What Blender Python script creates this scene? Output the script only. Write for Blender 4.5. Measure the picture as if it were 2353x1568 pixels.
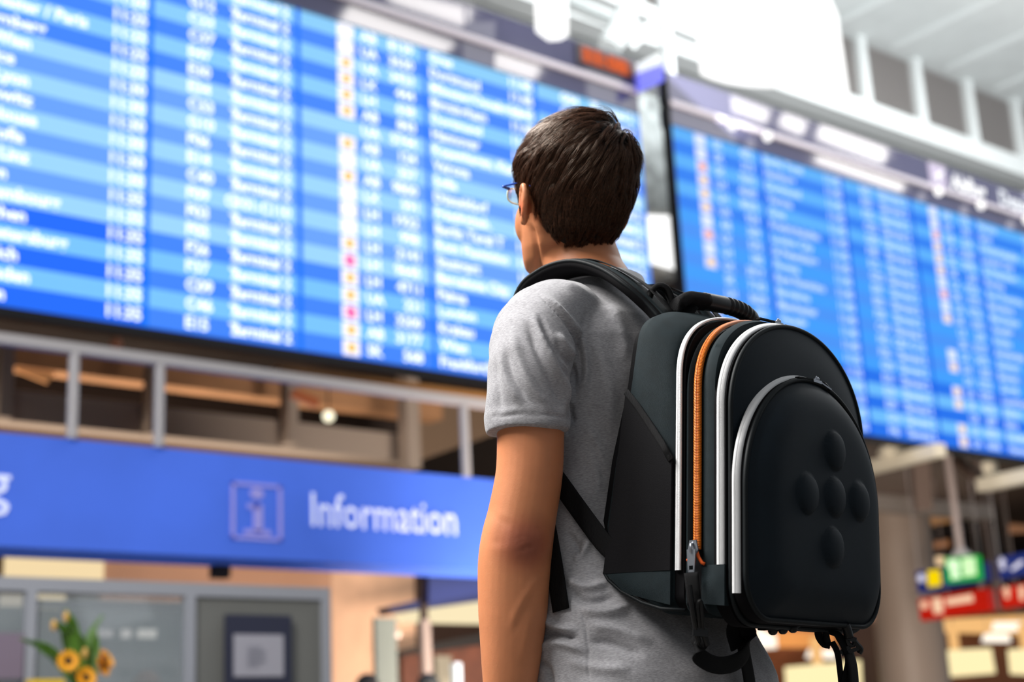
import bpy, bmesh, math, random
import numpy as np
from mathutils import Vector, Matrix
from mathutils.bvhtree import BVHTree
for o in list(bpy.data.objects): bpy.data.objects.remove(o)
SC = bpy.context.scene
COL = SC.collection
rng = np.random.default_rng(7); random.seed(7)

# ------------------------------------------------------------------ camera
FPX = 3400.0
YAW, PITCH, ROLL = np.radians([39.36, 15.80, -2.908])
CAM = np.array([0, 0, .85])
c_f = np.array([np.sin(YAW)*np.cos(PITCH), np.cos(YAW)*np.cos(PITCH), np.sin(PITCH)])
_r0 = np.array([np.cos(YAW), -np.sin(YAW), 0]); _u0 = np.cross(_r0, c_f)
c_r = np.cos(ROLL)*_r0+np.sin(ROLL)*_u0; c_u = np.cross(c_r, c_f)
def ray(x, y): return c_f+(x-1176.5)/FPX*c_r+(784-y)/FPX*c_u
def at(x, y, d): return CAM+d*ray(x, y)                     # point seen at a pixel, d metres deep
def atY(x, y, Y): d = ray(x, y); return CAM+d*(Y/d[1])      # point on a wall parallel to the boards
def atX(x, y, X): d = ray(x, y); return CAM+d*(X/d[0])
def atZ(x, y, Zz): d = ray(x, y); return CAM+d*((Zz-CAM[2])/d[2])
def proj(P):
    v = np.asarray(P)-CAM; d = v@c_f
    return 1176.5+FPX*(v@c_r)/d, 784-FPX*(v@c_u)/d, d
cd = bpy.data.cameras.new('camera'); cam = bpy.data.objects.new('camera', cd); COL.objects.link(cam)
cd.sensor_width = 36; cd.lens = FPX/2353*36; cd.clip_end = 300; cd.clip_start = .05
M = Matrix(((c_r[0], c_u[0], -c_f[0], CAM[0]), (c_r[1], c_u[1], -c_f[1], CAM[1]), (c_r[2], c_u[2], -c_f[2], CAM[2]), (0, 0, 0, 1)))
cam.matrix_world = M
cd.dof.use_dof = True; cd.dof.focus_distance = 1.93; cd.dof.aperture_fstop = 3.6
SC.camera = cam

# ------------------------------------------------------------------ world, light, exposure
SC.view_settings.view_transform = 'Standard'; SC.view_settings.look = 'None'
SC.view_settings.exposure = 0.0; SC.view_settings.gamma = 1.0; SC.view_settings.use_curve_mapping = False
w = bpy.data.worlds.new('daylight'); SC.world = w; w.use_nodes = True
w.node_tree.nodes['Background'].inputs[0].default_value = (.86, .93, 1, 1)
w.node_tree.nodes['Background'].inputs[1].default_value = .31
def area(name, loc, target, sx, sy, power, color):
    l = bpy.data.lights.new(name, 'AREA'); l.shape = 'RECTANGLE'; l.size = sx; l.size_y = sy; l.energy = power; l.color = color
    o = bpy.data.objects.new(name, l); COL.objects.link(o); o.location = loc
    o.rotation_euler = (Vector(target)-Vector(loc)).to_track_quat('-Z', 'Y').to_euler(); return o
area('skylight_over_hall', (-1.5, 4.5, 7.5), (1.3, 1.5, 1.3), 2.6, 2.6, 1350, (1, .98, .95))
area('fill_behind_visitor', (-3.5, -2.0, 6), (1.4, 1.4, 1.2), 3, 3, 45, (1, .9, .78))  # added fill for the visitor's back and the pack, no roof opening
area('skylight_far', (16, 8, 14), (16, 13, 0), 14, 6, 1800, (1, 1, 1))
area('fill_light_left', (-2.0, 2.0, 4.7), (1.2, 1.4, 1.45), 1.6, 1.6, 185, (1, .97, .93))  # added fill from the left for zippers and arm, no opening there
area('gallery_bounce_fill', (22, 10, 8.9), (24, 19, 15), 16, 3, 760, (1, 1, 1))  # added in place of bounced light on the soffits, no fixture
area('gallery_bounce_fill_left', (9, 11.8, 8.7), (12, 19, 15), 8, 2, 140, (1, 1, 1))  # same added bounce fill for the left end of the gallery
area('concourse_warm_fill', (9, 8, .2), (18, 17, 3.4), 5, 2, 1300, (1, .84, .70))  # added warm fill for column and shop walls, hidden below the view
area('shop_warm_fill', (6, 16.5, 3.6), (6, 17, 6), 8, 2, 150, (1, .80, .62))  # added warm fill for the dark ceiling and beams behind the railing
area('shop_warm_fill_right', (24, 19, 3.2), (24, 20, 6), 8, 2, 300, (1, .78, .6))  # added warm fill for the right-hand shops, no fixture
area('side_light_right', (7.5, 1.5, 3.6), (1.6, 1.3, 1.2), 2.0, 2.0, 18, (.88, .95, 1))  # unseen weak area light aimed at the visitor from the right

# ------------------------------------------------------------------ materials
def lin(c):
    return tuple((v/255/12.92 if v/255 <= .04045 else ((v/255+.055)/1.055)**2.4) for v in c)+(1,)
MATS = {}
def mat(name, c, rough=.6, metal=0, emit=0, noise=0, nscale=20, bump=0, bscale=200, coat=0, spec=.5, stretch=(1, 1, 1), sss=0, trans=0, alpha=1):
    if name in MATS: return MATS[name]
    m = bpy.data.materials.new(name); m.use_nodes = True; nt = m.node_tree; b = nt.nodes['Principled BSDF']
    b.inputs['Base Color'].default_value = lin(c); b.inputs['Roughness'].default_value = rough; b.inputs['Metallic'].default_value = metal
    b.inputs['Specular IOR Level'].default_value = spec
    if coat: b.inputs['Coat Weight'].default_value = coat; b.inputs['Coat Roughness'].default_value = .03
    if trans: b.inputs['Transmission Weight'].default_value = trans
    if alpha < 1: b.inputs['Alpha'].default_value = alpha
    if sss:
        b.inputs['Subsurface Weight'].default_value = sss; b.inputs['Subsurface Radius'].default_value = (.012, .005, .003); b.inputs['Subsurface Scale'].default_value = 1.0
    if emit: b.inputs['Emission Color'].default_value = lin(c); b.inputs['Emission Strength'].default_value = emit
    tc = nt.nodes.new('ShaderNodeTexCoord'); mp = nt.nodes.new('ShaderNodeMapping'); mp.inputs['Scale'].default_value = stretch
    nt.links.new(tc.outputs['Object'], mp.inputs['Vector'])
    if noise:
        n = nt.nodes.new('ShaderNodeTexNoise'); n.inputs['Scale'].default_value = nscale; n.inputs['Detail'].default_value = 6
        r = nt.nodes.new('ShaderNodeValToRGB'); a = [max(0, v*(1-noise)) for v in c]; z = [min(255, v*(1+noise)) for v in c]
        r.color_ramp.elements[0].position = .3; r.color_ramp.elements[1].position = .7
        r.color_ramp.elements[0].color = lin(a); r.color_ramp.elements[1].color = lin(z)
        nt.links.new(mp.outputs[0], n.inputs['Vector']); nt.links.new(n.outputs['Fac'], r.inputs['Fac'])
        nt.links.new(r.outputs['Color'], b.inputs['Base Color'])
        if emit: nt.links.new(r.outputs['Color'], b.inputs['Emission Color'])
    if bump:
        n2 = nt.nodes.new('ShaderNodeTexNoise'); n2.inputs['Scale'].default_value = bscale; n2.inputs['Detail'].default_value = 4
        bp = nt.nodes.new('ShaderNodeBump'); bp.inputs['Strength'].default_value = bump; bp.inputs['Distance'].default_value = .001
        nt.links.new(mp.outputs[0], n2.inputs['Vector']); nt.links.new(n2.outputs['Fac'], bp.inputs['Height']); nt.links.new(bp.outputs[0], b.inputs['Normal'])
    MATS[name] = m; return m
def uvwave(name, c, dark, freq, rough=.5, bumpd=.0006):
    """zipper teeth: bands along the uv u axis (metres)"""
    m = mat(name, c, rough); nt = m.node_tree; b = nt.nodes['Principled BSDF']
    uv = nt.nodes.new('ShaderNodeUVMap'); sx = nt.nodes.new('ShaderNodeSeparateXYZ'); nt.links.new(uv.outputs[0], sx.inputs[0])
    ab = nt.nodes.new('ShaderNodeMath'); ab.operation = 'ABSOLUTE'; sub = nt.nodes.new('ShaderNodeMath'); sub.operation = 'SUBTRACT'; sub.inputs[1].default_value = .5
    nt.links.new(sx.outputs[1], sub.inputs[0]); nt.links.new(sub.outputs[0], ab.inputs[0])
    ml = nt.nodes.new('ShaderNodeMath'); ml.operation = 'MULTIPLY_ADD'; ml.inputs[1].default_value = freq; nt.links.new(sx.outputs[0], ml.inputs[0])
    m2 = nt.nodes.new('ShaderNodeMath'); m2.operation = 'MULTIPLY'; m2.inputs[1].default_value = 5.0; nt.links.new(ab.outputs[0], m2.inputs[0]); nt.links.new(m2.outputs[0], ml.inputs[2])
    si = nt.nodes.new('ShaderNodeMath'); si.operation = 'SINE'; nt.links.new(ml.outputs[0], si.inputs[0])
    mid = nt.nodes.new('ShaderNodeMath'); mid.operation = 'LESS_THAN'; mid.inputs[1].default_value = .06; nt.links.new(ab.outputs[0], mid.inputs[0])
    mr = nt.nodes.new('ShaderNodeMapRange'); mr.inputs['From Min'].default_value = -1; mr.inputs['From Max'].default_value = .2; nt.links.new(si.outputs[0], mr.inputs['Value'])
    mix = nt.nodes.new('ShaderNodeMix'); mix.data_type = 'RGBA'; mix.inputs[6].default_value = lin(dark); mix.inputs[7].default_value = lin(c)
    nt.links.new(mr.outputs[0], mix.inputs[0]); nt.links.new(mix.outputs[2], b.inputs['Base Color'])
    bp = nt.nodes.new('ShaderNodeBump'); bp.inputs['Strength'].default_value = .9; bp.inputs['Distance'].default_value = bumpd
    nt.links.new(si.outputs[0], bp.inputs['Height']); nt.links.new(bp.outputs[0], b.inputs['Normal']); return m
def weave(name, c, rough=.8, scale=900, strength=.5, noise=.08):
    """fine woven cloth bump from two crossed wave patterns"""
    m = mat(name, c, rough, noise=noise, nscale=60, spec=.2); nt = m.node_tree; b = nt.nodes['Principled BSDF']
    tc = [n for n in nt.nodes if n.type == 'TEX_COORD'][0]; hs = []
    for d in ('X', 'Z'):
        wv = nt.nodes.new('ShaderNodeTexWave'); wv.bands_direction = d; wv.inputs['Scale'].default_value = scale*.8; wv.inputs['Distortion'].default_value = .4
        nt.links.new(tc.outputs['Object'], wv.inputs['Vector']); hs.append(wv)
    ad = nt.nodes.new('ShaderNodeMath'); ad.operation = 'ADD'; nt.links.new(hs[0].outputs['Fac'], ad.inputs[0]); nt.links.new(hs[1].outputs['Fac'], ad.inputs[1])
    bp = nt.nodes.new('ShaderNodeBump'); bp.inputs['Strength'].default_value = strength; bp.inputs['Distance'].default_value = .0006
    nt.links.new(ad.outputs[0], bp.inputs['Height']); nt.links.new(bp.outputs[0], b.inputs['Normal']); return m

# ------------------------------------------------------------------ mesh helpers
class MB:
    """collects shapes, becomes ONE mesh object"""
    def __init__(s): s.v = []; s.f = []; s.m = []; s.uv = None; s.n = 0
    def add(s, v, f, mi=0):
        v = np.asarray(v, float).reshape(-1, 3); s.v.append(v); s.f += [tuple(i+s.n for i in q) for q in f]; s.m += [mi]*len(f); s.n += len(v); return s
    def box(s, x0, x1, y0, y1, z0, z1, mi=0):
        return s.add([(x0, y0, z0), (x1, y0, z0), (x1, y1, z0), (x0, y1, z0), (x0, y0, z1), (x1, y0, z1), (x1, y1, z1), (x0, y1, z1)],
                     [(0, 3, 2, 1), (4, 5, 6, 7), (0, 1, 5, 4), (1, 2, 6, 5), (2, 3, 7, 6), (3, 0, 4, 7)], mi)
    def bar(s, a, b, w, h, up=(0, 0, 1), mi=0):
        a = np.asarray(a, float); b = np.asarray(b, float); d = (b-a)/np.linalg.norm(b-a); sd = np.cross(d, up)
        if np.linalg.norm(sd) < 1e-4: sd = np.cross(d, (1, 0, 0))
        sd /= np.linalg.norm(sd); u = np.cross(sd, d); v = []
        for p in (a, b):
            for i, j in ((-1, -1), (1, -1), (1, 1), (-1, 1)): v.append(p+sd*i*w/2+u*j*h/2)
        return s.add(v, [(0, 1, 2, 3), (4, 7, 6, 5), (0, 4, 5, 1), (1, 5, 6, 2), (2, 6, 7, 3), (3, 7, 4, 0)], mi)
    def prism(s, pts, d, mi=0):
        """closed polygon (3-D points) pushed along vector d"""
        p = np.asarray(pts, float); n = len(p); v = np.vstack([p, p+np.asarray(d)])
        return s.add(v, [tuple(range(n)), tuple(range(2*n-1, n-1, -1))]+[(i, i+n, (i+1) % n+n, (i+1) % n) for i in range(n)], mi)
    def tube(s, pts, r, k=10, cap=True, mi=0):
        pts = np.asarray(pts, float); n = len(pts); r = np.broadcast_to(np.asarray(r, float), (n,)); t = np.gradient(pts, axis=0)
        t /= np.linalg.norm(t, axis=1)[:, None]+1e-12; a = np.cross(t[0], (0, 0, 1) if abs(t[0][2]) < .9 else (1, 0, 0)); rings = []
        for i in range(n):
            a = a-t[i]*(a@t[i]); a /= np.linalg.norm(a); b = np.cross(t[i], a); th = np.linspace(0, 2*np.pi, k, endpoint=False)
            rings.append(pts[i]+r[i]*(np.cos(th)[:, None]*a+np.sin(th)[:, None]*b))
        return s.loft(rings, cap, mi=mi)
    def loft(s, rings, cap=True, closed=True, mi=0):
        n = len(rings); k = len(rings[0]); f = []
        for i in range(n-1):
            for j in range(k if closed else k-1):
                j2 = (j+1) % k; f.append((i*k+j, i*k+j2, (i+1)*k+j2, (i+1)*k+j))
        if cap: f.append(tuple(range(k-1, -1, -1))); f.append(tuple((n-1)*k+j for j in range(k)))
        return s.add(np.vstack(rings), f, mi)
    def ell(s, c, ax, rad, nu=24, nv=14, mi=0):
        c = np.asarray(c, float); ax = np.asarray(ax, float); rings = []
        for i in range(1, nv):
            ph = np.pi*i/nv; th = np.linspace(0, 2*np.pi, nu, endpoint=False)
            rings.append(c+rad[0]*np.sin(ph)*np.cos(th)[:, None]*ax[0]+rad[1]*np.sin(ph)*np.sin(th)[:, None]*ax[1]-rad[2]*np.cos(ph)*ax[2])
        return s.loft(rings, mi=mi)
    def strap(s, pts, side, wd, th, mi=0, pad=0):
        """flat webbing along pts; side = direction across it (one or one per point)"""
        pts = np.asarray(pts, float); n = len(pts); side = np.broadcast_to(np.asarray(side, float), (n, 3)); t = np.gradient(pts, axis=0)
        wd = np.broadcast_to(wd, (n,)); th = np.broadcast_to(th, (n,)); rings = []
        for i in range(n):
            tt = t[i]/np.linalg.norm(t[i]); a = side[i]-tt*(side[i]@tt); a /= np.linalg.norm(a); b = np.cross(tt, a); q = []
            K = 20 if pad else 8
            for j in range(K):
                an = 2*np.pi*(j+.5)/K; e = .45 if not pad else .6
                q.append(pts[i]+a*wd[i]/2*np.sign(np.cos(an))*abs(np.cos(an))**e+b*th[i]/2*np.sign(np.sin(an))*abs(np.sin(an))**e)
            rings.append(np.array(q))
        return s.loft(rings, mi=mi)
    def build(s, name, mats, parent=None, smooth=False, angle=None):
        me = bpy.data.meshes.new(name); v = np.vstack(s.v)
        off = np.array(WORLD.get(parent.name, (0, 0, 0))) if parent is not None else np.zeros(3)
        me.from_pydata((v-off).tolist(), [], s.f)
        for m in (mats if isinstance(mats, (list, tuple)) else [mats]): me.materials.append(m)
        if any(s.m): me.polygons.foreach_set('material_index', s.m)
        return link(name, me, parent, smooth, angle)
WORLD = {}
def link(name, me, parent=None, smooth=False, angle=None):
    o = bpy.data.objects.new(name, me); COL.objects.link(o)
    if parent is not None: o.parent = parent; WORLD[o.name] = WORLD.get(parent.name, (0, 0, 0))
    if smooth:
        me.polygons.foreach_set('use_smooth', [True]*len(me.polygons))
        if angle is not None:
            try: me.set_sharp_from_angle(angle=math.radians(angle))
            except Exception: pass
    me.update(); return o
def tag(o, label=None, cat=None, group=None, kind=None):
    if label: o['label'] = label
    if cat: o['category'] = cat
    if group: o['group'] = group
    if kind: o['kind'] = kind
    return o
def empty(name, loc, label, cat, group=None):
    o = bpy.data.objects.new(name, None); o.empty_display_size = .1; o.location = loc; COL.objects.link(o); WORLD[o.name] = tuple(loc)
    return tag(o, label, cat, group)
def fix_normals(o):
    bm = bmesh.new(); bm.from_mesh(o.data); bmesh.ops.recalc_face_normals(bm, faces=bm.faces); bm.to_mesh(o.data); bm.free()
def spline(pts, n):
    """Catmull-Rom through pts, n samples"""
    p = np.asarray(pts, float); p = np.vstack([2*p[0]-p[1], p, 2*p[-1]-p[-2]]); out = []; m = len(p)-3
    for t in np.linspace(0, m-1e-9, n):
        i = int(t); u = t-i; a, b, c, d = p[i:i+4]
        out.append(.5*((2*b)+(-a+c)*u+(2*a-5*b+4*c-d)*u*u+(-a+3*b-3*c+d)*u**3))
    return np.array(out)
def remeshed(mb, voxel, smooth_it=6, fac=.5):
    """shapes -> one continuous skin; returns verts, faces"""
    me = bpy.data.meshes.new('tmp'); me.from_pydata(np.vstack(mb.v).tolist(), [], mb.f); o = bpy.data.objects.new('tmp', me); COL.objects.link(o)
    fix_normals(o)
    md = o.modifiers.new('r', 'REMESH'); md.mode = 'VOXEL'; md.voxel_size = voxel; md.adaptivity = 0
    sm = o.modifiers.new('s', 'SMOOTH'); sm.factor = fac; sm.iterations = smooth_it
    dg = bpy.context.evaluated_depsgraph_get(); dg.update(); ev = o.evaluated_get(dg); m2 = bpy.data.meshes.new_from_object(ev)
    v = np.zeros(len(m2.vertices)*3); m2.vertices.foreach_get('co', v); bpy.data.objects.remove(o)
    return v.reshape(-1, 3), m2
def put(me, v): me.vertices.foreach_set('co', np.asarray(v, float).ravel()); me.update()
def norms(me):
    n = np.zeros(len(me.vertices)*3); me.vertices.foreach_get('normal', n); return n.reshape(-1, 3)
def seg_dist(px, py, poly):
    """distance to a polyline in pixels and the position along it (0..1)"""
    poly = np.asarray(poly, float); best = np.full(px.shape, 1e9); pos = np.zeros(px.shape); sd = np.zeros(px.shape); L = len(poly)-1
    for i in range(L):
        a, b = poly[i], poly[i+1]; d = b-a; l2 = d@d; t = np.clip(((px-a[0])*d[0]+(py-a[1])*d[1])/l2, 0, 1)
        qx = a[0]+t*d[0]; qy = a[1]+t*d[1]; ds = np.hypot(px-qx, py-qy); m = ds < best
        best = np.where(m, ds, best); pos = np.where(m, (i+t)/L, pos)
        sd = np.where(m, np.sign((px-a[0])*d[1]-(py-a[1])*d[0]), sd)
    return best, pos, sd
def folds(me, v, F):
    """soft cloth folds: each a line of ridges / creases pushed along the normal"""
    n = norms(me); pr = (v-CAM); d = pr@c_f; px = 1176.5+FPX*(pr@c_r)/d; py = 784-FPX*(pr@c_u)/d
    face = np.clip(-(n*(pr/np.linalg.norm(pr, axis=1)[:, None])).sum(1)*3, 0, 1); disp = np.zeros(len(v))
    for poly, wd, amp in F:
        poly = spline(poly, 12) if len(poly) > 2 else poly
        ds, pos, sd = seg_dist(px, py, poly); env = np.clip(np.minimum(pos, 1-pos)*5, 0, 1)
        disp += face*env*amp*.001*np.exp(-(ds/wd)**2)
    return v+n*disp[:, None]

def figure(head, h_r, hair_m, coat_m, label):
    """a distant standing person: one continuous body down to the floor, hair as a part"""
    x, y, z = head; b = MB(); E_ = np.eye(3)
    t = empty('person', (x, y, 0), label, 'person')
    b.ell((x, y, z), E_, (h_r*.72, h_r*.85, h_r)); b.tube([(x, y, z-h_r*.6), (x, y, z-h_r*1.7)], .055, 12)
    s = z-h_r*1.6; k = s/1.45
    b.loft([np.array([(x+a*math.cos(q), y+c*math.sin(q), zz) for q in np.linspace(0, 2*np.pi, 24, endpoint=False)]) for zz, a, c in ((s, .07, .06), (s-.04*k, .17, .09), (s-.18*k, .18, .11), (s-.4*k, .15, .10), (s-.6*k, .17, .11), (s-.7*k, .16, .10))])
    for e in (-1, 1):
        b.tube([(x+e*.17, y, s-.07*k), (x+e*.21, y, s-.32*k), (x+e*.20, y-.04, s-.58*k), (x+e*.20, y-.05, s-.70*k)], [.05, .042, .034, .03], 10)
        b.tube([(x+e*.09, y, s-.62*k), (x+e*.10, y, s-1.0*k), (x+e*.10, y+.01, .08)], [.085, .06, .045], 12); b.ell((x+e*.10, y-.05, .05), E_, (.045, .12, .045))
    b.ell((x, y-h_r*.85, z-.01), E_, (.012, .02, .02))
    v, me = remeshed(b, .016, 4); put(me, v-np.array([x, y, 0])); me.materials.append(coat_m); link('body', me, t, smooth=True)
    MB().ell((x, y+.008, z+.02), E_, (h_r*.80, h_r*.92, h_r*.98)).build('hair', hair_m, t, smooth=True)
    return t

# text -> flat letter meshes (cached)
_tc = {}
def glyphs(sx, bold=True):
    key = (sx, bold)
    if key not in _tc:
        cu = bpy.data.curves.new('t', 'FONT'); cu.body = sx; cu.size = 1; cu.resolution_u = 2; cu.offset = .030 if bold else .006; o = bpy.data.objects.new('t', cu); COL.objects.link(o)
        dg = bpy.context.evaluated_depsgraph_get(); me = bpy.data.meshes.new_from_object(o.evaluated_get(dg))
        v = np.array([q.co[:] for q in me.vertices]).reshape(-1, 3); f = [tuple(p.vertices) for p in me.polygons]
        bpy.data.objects.remove(o); _tc[key] = (v, f)
    return _tc[key]
def text(mb, sx, x, z, y, size, align='l', mi=0, wide=1.0, along=(1, 0, 0), bold=True):
    v, f = glyphs(sx, bold)
    if not len(v): return
    v = v.copy(); w_ = v[:, 0].max()-v[:, 0].min(); v[:, 0] -= v[:, 0].min(); v *= size; v[:, 0] *= wide; w_ *= size*wide
    if align == 'r': v[:, 0] -= w_
    if align == 'c': v[:, 0] -= w_/2
    al = np.array(along, float); base = np.array([x, y, z])
    mb.add(base+v[:, :1]*al+v[:, 1:2]*np.array([0, 0, 1]), f, mi)

# ================================================================== THE HALL
def cube(name, x0, x1, y0, y1, z0, z1, m, parent=None, kind=None):
    o = MB().box(x0, x1, y0, y1, z0, z1).build(name, m, parent)
    if kind: o['kind'] = kind
    return o
S = 'structure'
m_floor = mat('floor_stone', (84, 80, 76), .3, noise=.05, nscale=3)
m_dark = mat('dark_void', (44, 36, 34), .8, noise=.1, nscale=2)
m_brown = mat('brown_panel', (104, 80, 70), .6, noise=.08, nscale=1.5)
m_tan = mat('tan_panel', (196, 150, 112), .6, noise=.06, nscale=2)
m_ceil = mat('white_ceiling', (214, 220, 220), .7, noise=.02, nscale=2)
m_white = mat('white_paint', (235, 241, 241), .45)
m_steel = mat('pale_grey_steel', (178, 174, 176), .45)
m_greywall = mat('grey_wall', (172, 178, 178), .7, noise=.12, nscale=1.2)
cube('floor', -12, 60, -10, 40, -.1, 0, m_floor, kind=S)
# back of the lower hall, and pale upper hall wall
cube('wall_back', -12, 60, 26, 26.3, 0, 8.2, m_brown, kind=S)
cube('wall_upper', -12, 70, 30, 30.3, 8.2, 34, m_ceil, kind=S)
cube('wall_left', -12.3, -12, -10, 40, 0, 34, m_greywall, kind=S)

# slab over the shop floor behind the boards (dark underside)
cube('ceiling_lower', -12, 60, 12.6, 30, 6.0, 6.4, m_dark, kind=S)
cube('ceiling_lower_front', 12.5, 60, 11.6, 12.6, 6.0, 6.4, m_dark, kind=S)
cube('ceiling_shop', -12, 8.6, 11.5, 26, 3.05, 3.2, m_tan, kind=S)

# ------------------------------------------------------------------ flight boards
BY = 11.0
m_case = mat('board_black_case', (8, 8, 14), .35)
m_headgls = mat('header_glass', (88, 88, 118), .06, coat=1, spec=.8)
m_rail = mat('header_rail', (222, 216, 226), .3)
def em(name, c, s=1.0): return mat(name, c, .4, emit=s, spec=.2)
def emis(name, c, s=1.0):
    m = mat(name, (0, 0, 0), .5, spec=.1); b = m.node_tree.nodes['Principled BSDF']
    b.inputs['Emission Color'].default_value = lin(c); b.inputs['Emission Strength'].default_value = s; return m
ZR0, ZP, NR = 4.4635, .1686, 20
CITY = ['Toulouse', 'Birmingham', 'Lyon', 'Hannover', 'Frankfurt', 'Nice', 'Athen', 'Luxembourg', 'Zagreb', 'Bremen', 'Stuttgart', 'Amsterdam', 'Krakau', 'Venedig', 'Manchester', 'Barcelona', 'Rom Fiumicino', 'Florenz', 'St Petersburg', 'London City', 'Friedrichshafen', 'Graz', 'Verona', 'Dortmund', 'Hamburg', 'Berlin Tegel', 'Sofia', 'Palma', 'Kopenhagen', 'New York']
LEFTC = ['Rom', 'Dresden', 'Zürich', 'St. Petersburg', 'Athen', 'Luxembourg', 'Bremen', 'Linz', 'Sofia', 'Toulouse', 'Kattowitz', 'Lyon', 'Nice', 'Wien', 'Nürnberg', 'Manchester / Paris', 'Hamburg', 'Prag', 'Basel', 'London']
LEFTE = [8, 66, 38, 154, 57, 137, 12, 65, 52, 82, 73, 63, 30, 68, 103, 200, 90, 60, 80, 70]
RIGHTC = ['Frankfurt/Main', 'Wien', 'Krakau', 'London', 'Palma', 'Barcelona City', 'Stuttgart', 'Rom Fiumicino', 'Berlin Tegel T', 'Friedrichsh.', 'Düsseldorf', 'Sofia', 'Verona', 'Kopenhagen, Kastrup', 'Hannover', 'Dortmund', 'Birmingham', 'Münster/Osnabrück', 'Dortmund', 'Graz']
def row_colors(side):
    if side == 'l': L = [(140, 208, 255), (124, 200, 255), (160, 218, 255)]; D = [(70, 138, 255), (38, 112, 255), (108, 166, 255)]; T = (232, 240, 255)
    else: L = [(92, 178, 255), (110, 190, 255), (66, 160, 255)]; D = [(50, 132, 246), (36, 116, 240), (74, 150, 250)]; T = (186, 212, 255)
    return L, D, T
def module(parent, kind, x0, x1, side, names=None, ends=None):
    L, D, T = row_colors(side); n = len(names) if names else 0
    mats = [emis('led_%s_light_%d' % (side, i), c) for i, c in enumerate(L)]+[emis('led_%s_dark_%d' % (side, i), c) for i, c in enumerate(D)]+[emis('led_%s_seam' % side, (24, 120, 255) if side == 'l' else (20, 96, 235))]
    mb = MB(); y = BY; g = .025
    mb.box(x0, x0+g, y, y+.05, 4.44, 7.83, 6); mb.box(x1-g, x1, y, y+.05, 4.44, 7.83, 6)
    mb.box(x0+g, x1-g, y, y+.05, 4.44, ZR0, 4)
    for k in range(NR):
        z0 = ZR0+k*ZP; z1 = min(z0+ZP, 7.83)
        if k % 2: mi = 1 if k in (3, 1) else (2 if 5 <= k <= 13 else 0)
        else: mi = 3+(1 if k in (0, 2, 4) else (2 if 6 <= k <= 13 else 0))
        if k in (0, 2, 4) and kind != 'city_left' and side == 'l': mi = 3
        mb.box(x0+g, x1-g, y, y+.05, z0, z1, mi)
    scr = mb.build('screen_panel', mats, parent)
    tm = emis('led_text_%s' % side, T, 1.7 if side == 'l' else 1.3); rr = random.Random(int(x0*100)); yy = y-.006
    def rows(name, fn, m=tm):
        b = MB()
        for k in range(NR): fn(b, k, ZR0+k*ZP+.038)
        if b.v: b.build(name, m, scr)
    sz = .15
    if kind == 'city_left':
        rows('city_names', lambda b, k, z: text(b, LEFTC[k], atY(LEFTE[k], 700-k*41, BY)[0], z, yy, sz, 'r'))
        rows('departure_times', lambda b, k, z: text(b, '11:%d' % (35 if k < 7 else 30 if k < 13 else 25 if k < 17 else 20), x1-.04, z, yy, sz, 'r'))
    if kind == 'gate':
        rows('gate_codes', lambda b, k, z: text(b, rr.choice('GCFE')+'%02d' % rr.randint(2, 49), x0+.36, z, yy, sz))
        rows('terminal_numbers', lambda b, k, z: text(b, '1' if (k == 7) else '2', x0+.83, z, yy, sz, 'c'))
        rows('terminal_names', lambda b, k, z: text(b, 'C101-C110' if k == 7 else 'Terminal 2', x1-.1, z, yy, sz, 'r', wide=.93))
    if kind == 'flight':
        off = .0 if side == 'l' else -.04
        ic = MB(); dots = {}
        none = (13,) if side == 'l' else (2, 5, 8, 9)
        for k in range(NR):
            z = ZR0+k*ZP
            if k in none: continue
            ic.box(x0+.44+off, x0+.62+off, yy, yy+.006, z+.012, z+.155)
        ic.build('airline_badges', emis('badge_white_%s' % side, (250, 246, 252) if side == 'l' else (205, 214, 250), 1.3), scr)
        for nm, c, ks in (('yellow_badge_marks', (255, 206, 110), (0, 1, 3, 4, 6, 10, 12, 14, 15, 16, 17)), ('pink_badge_marks', (255, 120, 190), (2, 5) if side == 'l' else (12, 17))):
            b = MB()
            for k in ks:
                if k in none: continue
                z = ZR0+k*ZP+.083; th = np.linspace(0, 2*np.pi, 14, endpoint=False); r = .05 if nm[0] == 'y' else .06
                b.prism([(x0+.53+off+r*math.cos(t), yy-.004, z+r*math.sin(t)) for t in th], (0, .004, 0))
            b.build(nm, emis(nm, c), scr)
        rows('airline_codes', lambda b, k, z: text(b, rr.choice(['LH', 'LH', 'AB', 'UA', 'LX', 'SK', 'LH']), x0+.7, z, yy, sz))
        rows('flight_numbers', lambda b, k, z: text(b, str(rr.choice([rr.randint(100, 999), rr.randint(1000, 9999), rr.randint(1000, 9999)])), x1-.14, z, yy, sz, 'r'))
    if kind == 'city':
        nm = RIGHTC if side == 'l' else CITY[int(x0) % 7:]+CITY
        rows('city_names', lambda b, k, z: text(b, nm[k], x0+.06, z, yy, sz, wide=1.0))
        rows('departure_times', lambda b, k, z: text(b, '11:%d' % (35 if k < 6 else 40 if k < 12 else 45), x1-.04, z, yy, sz, 'r'))
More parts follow.
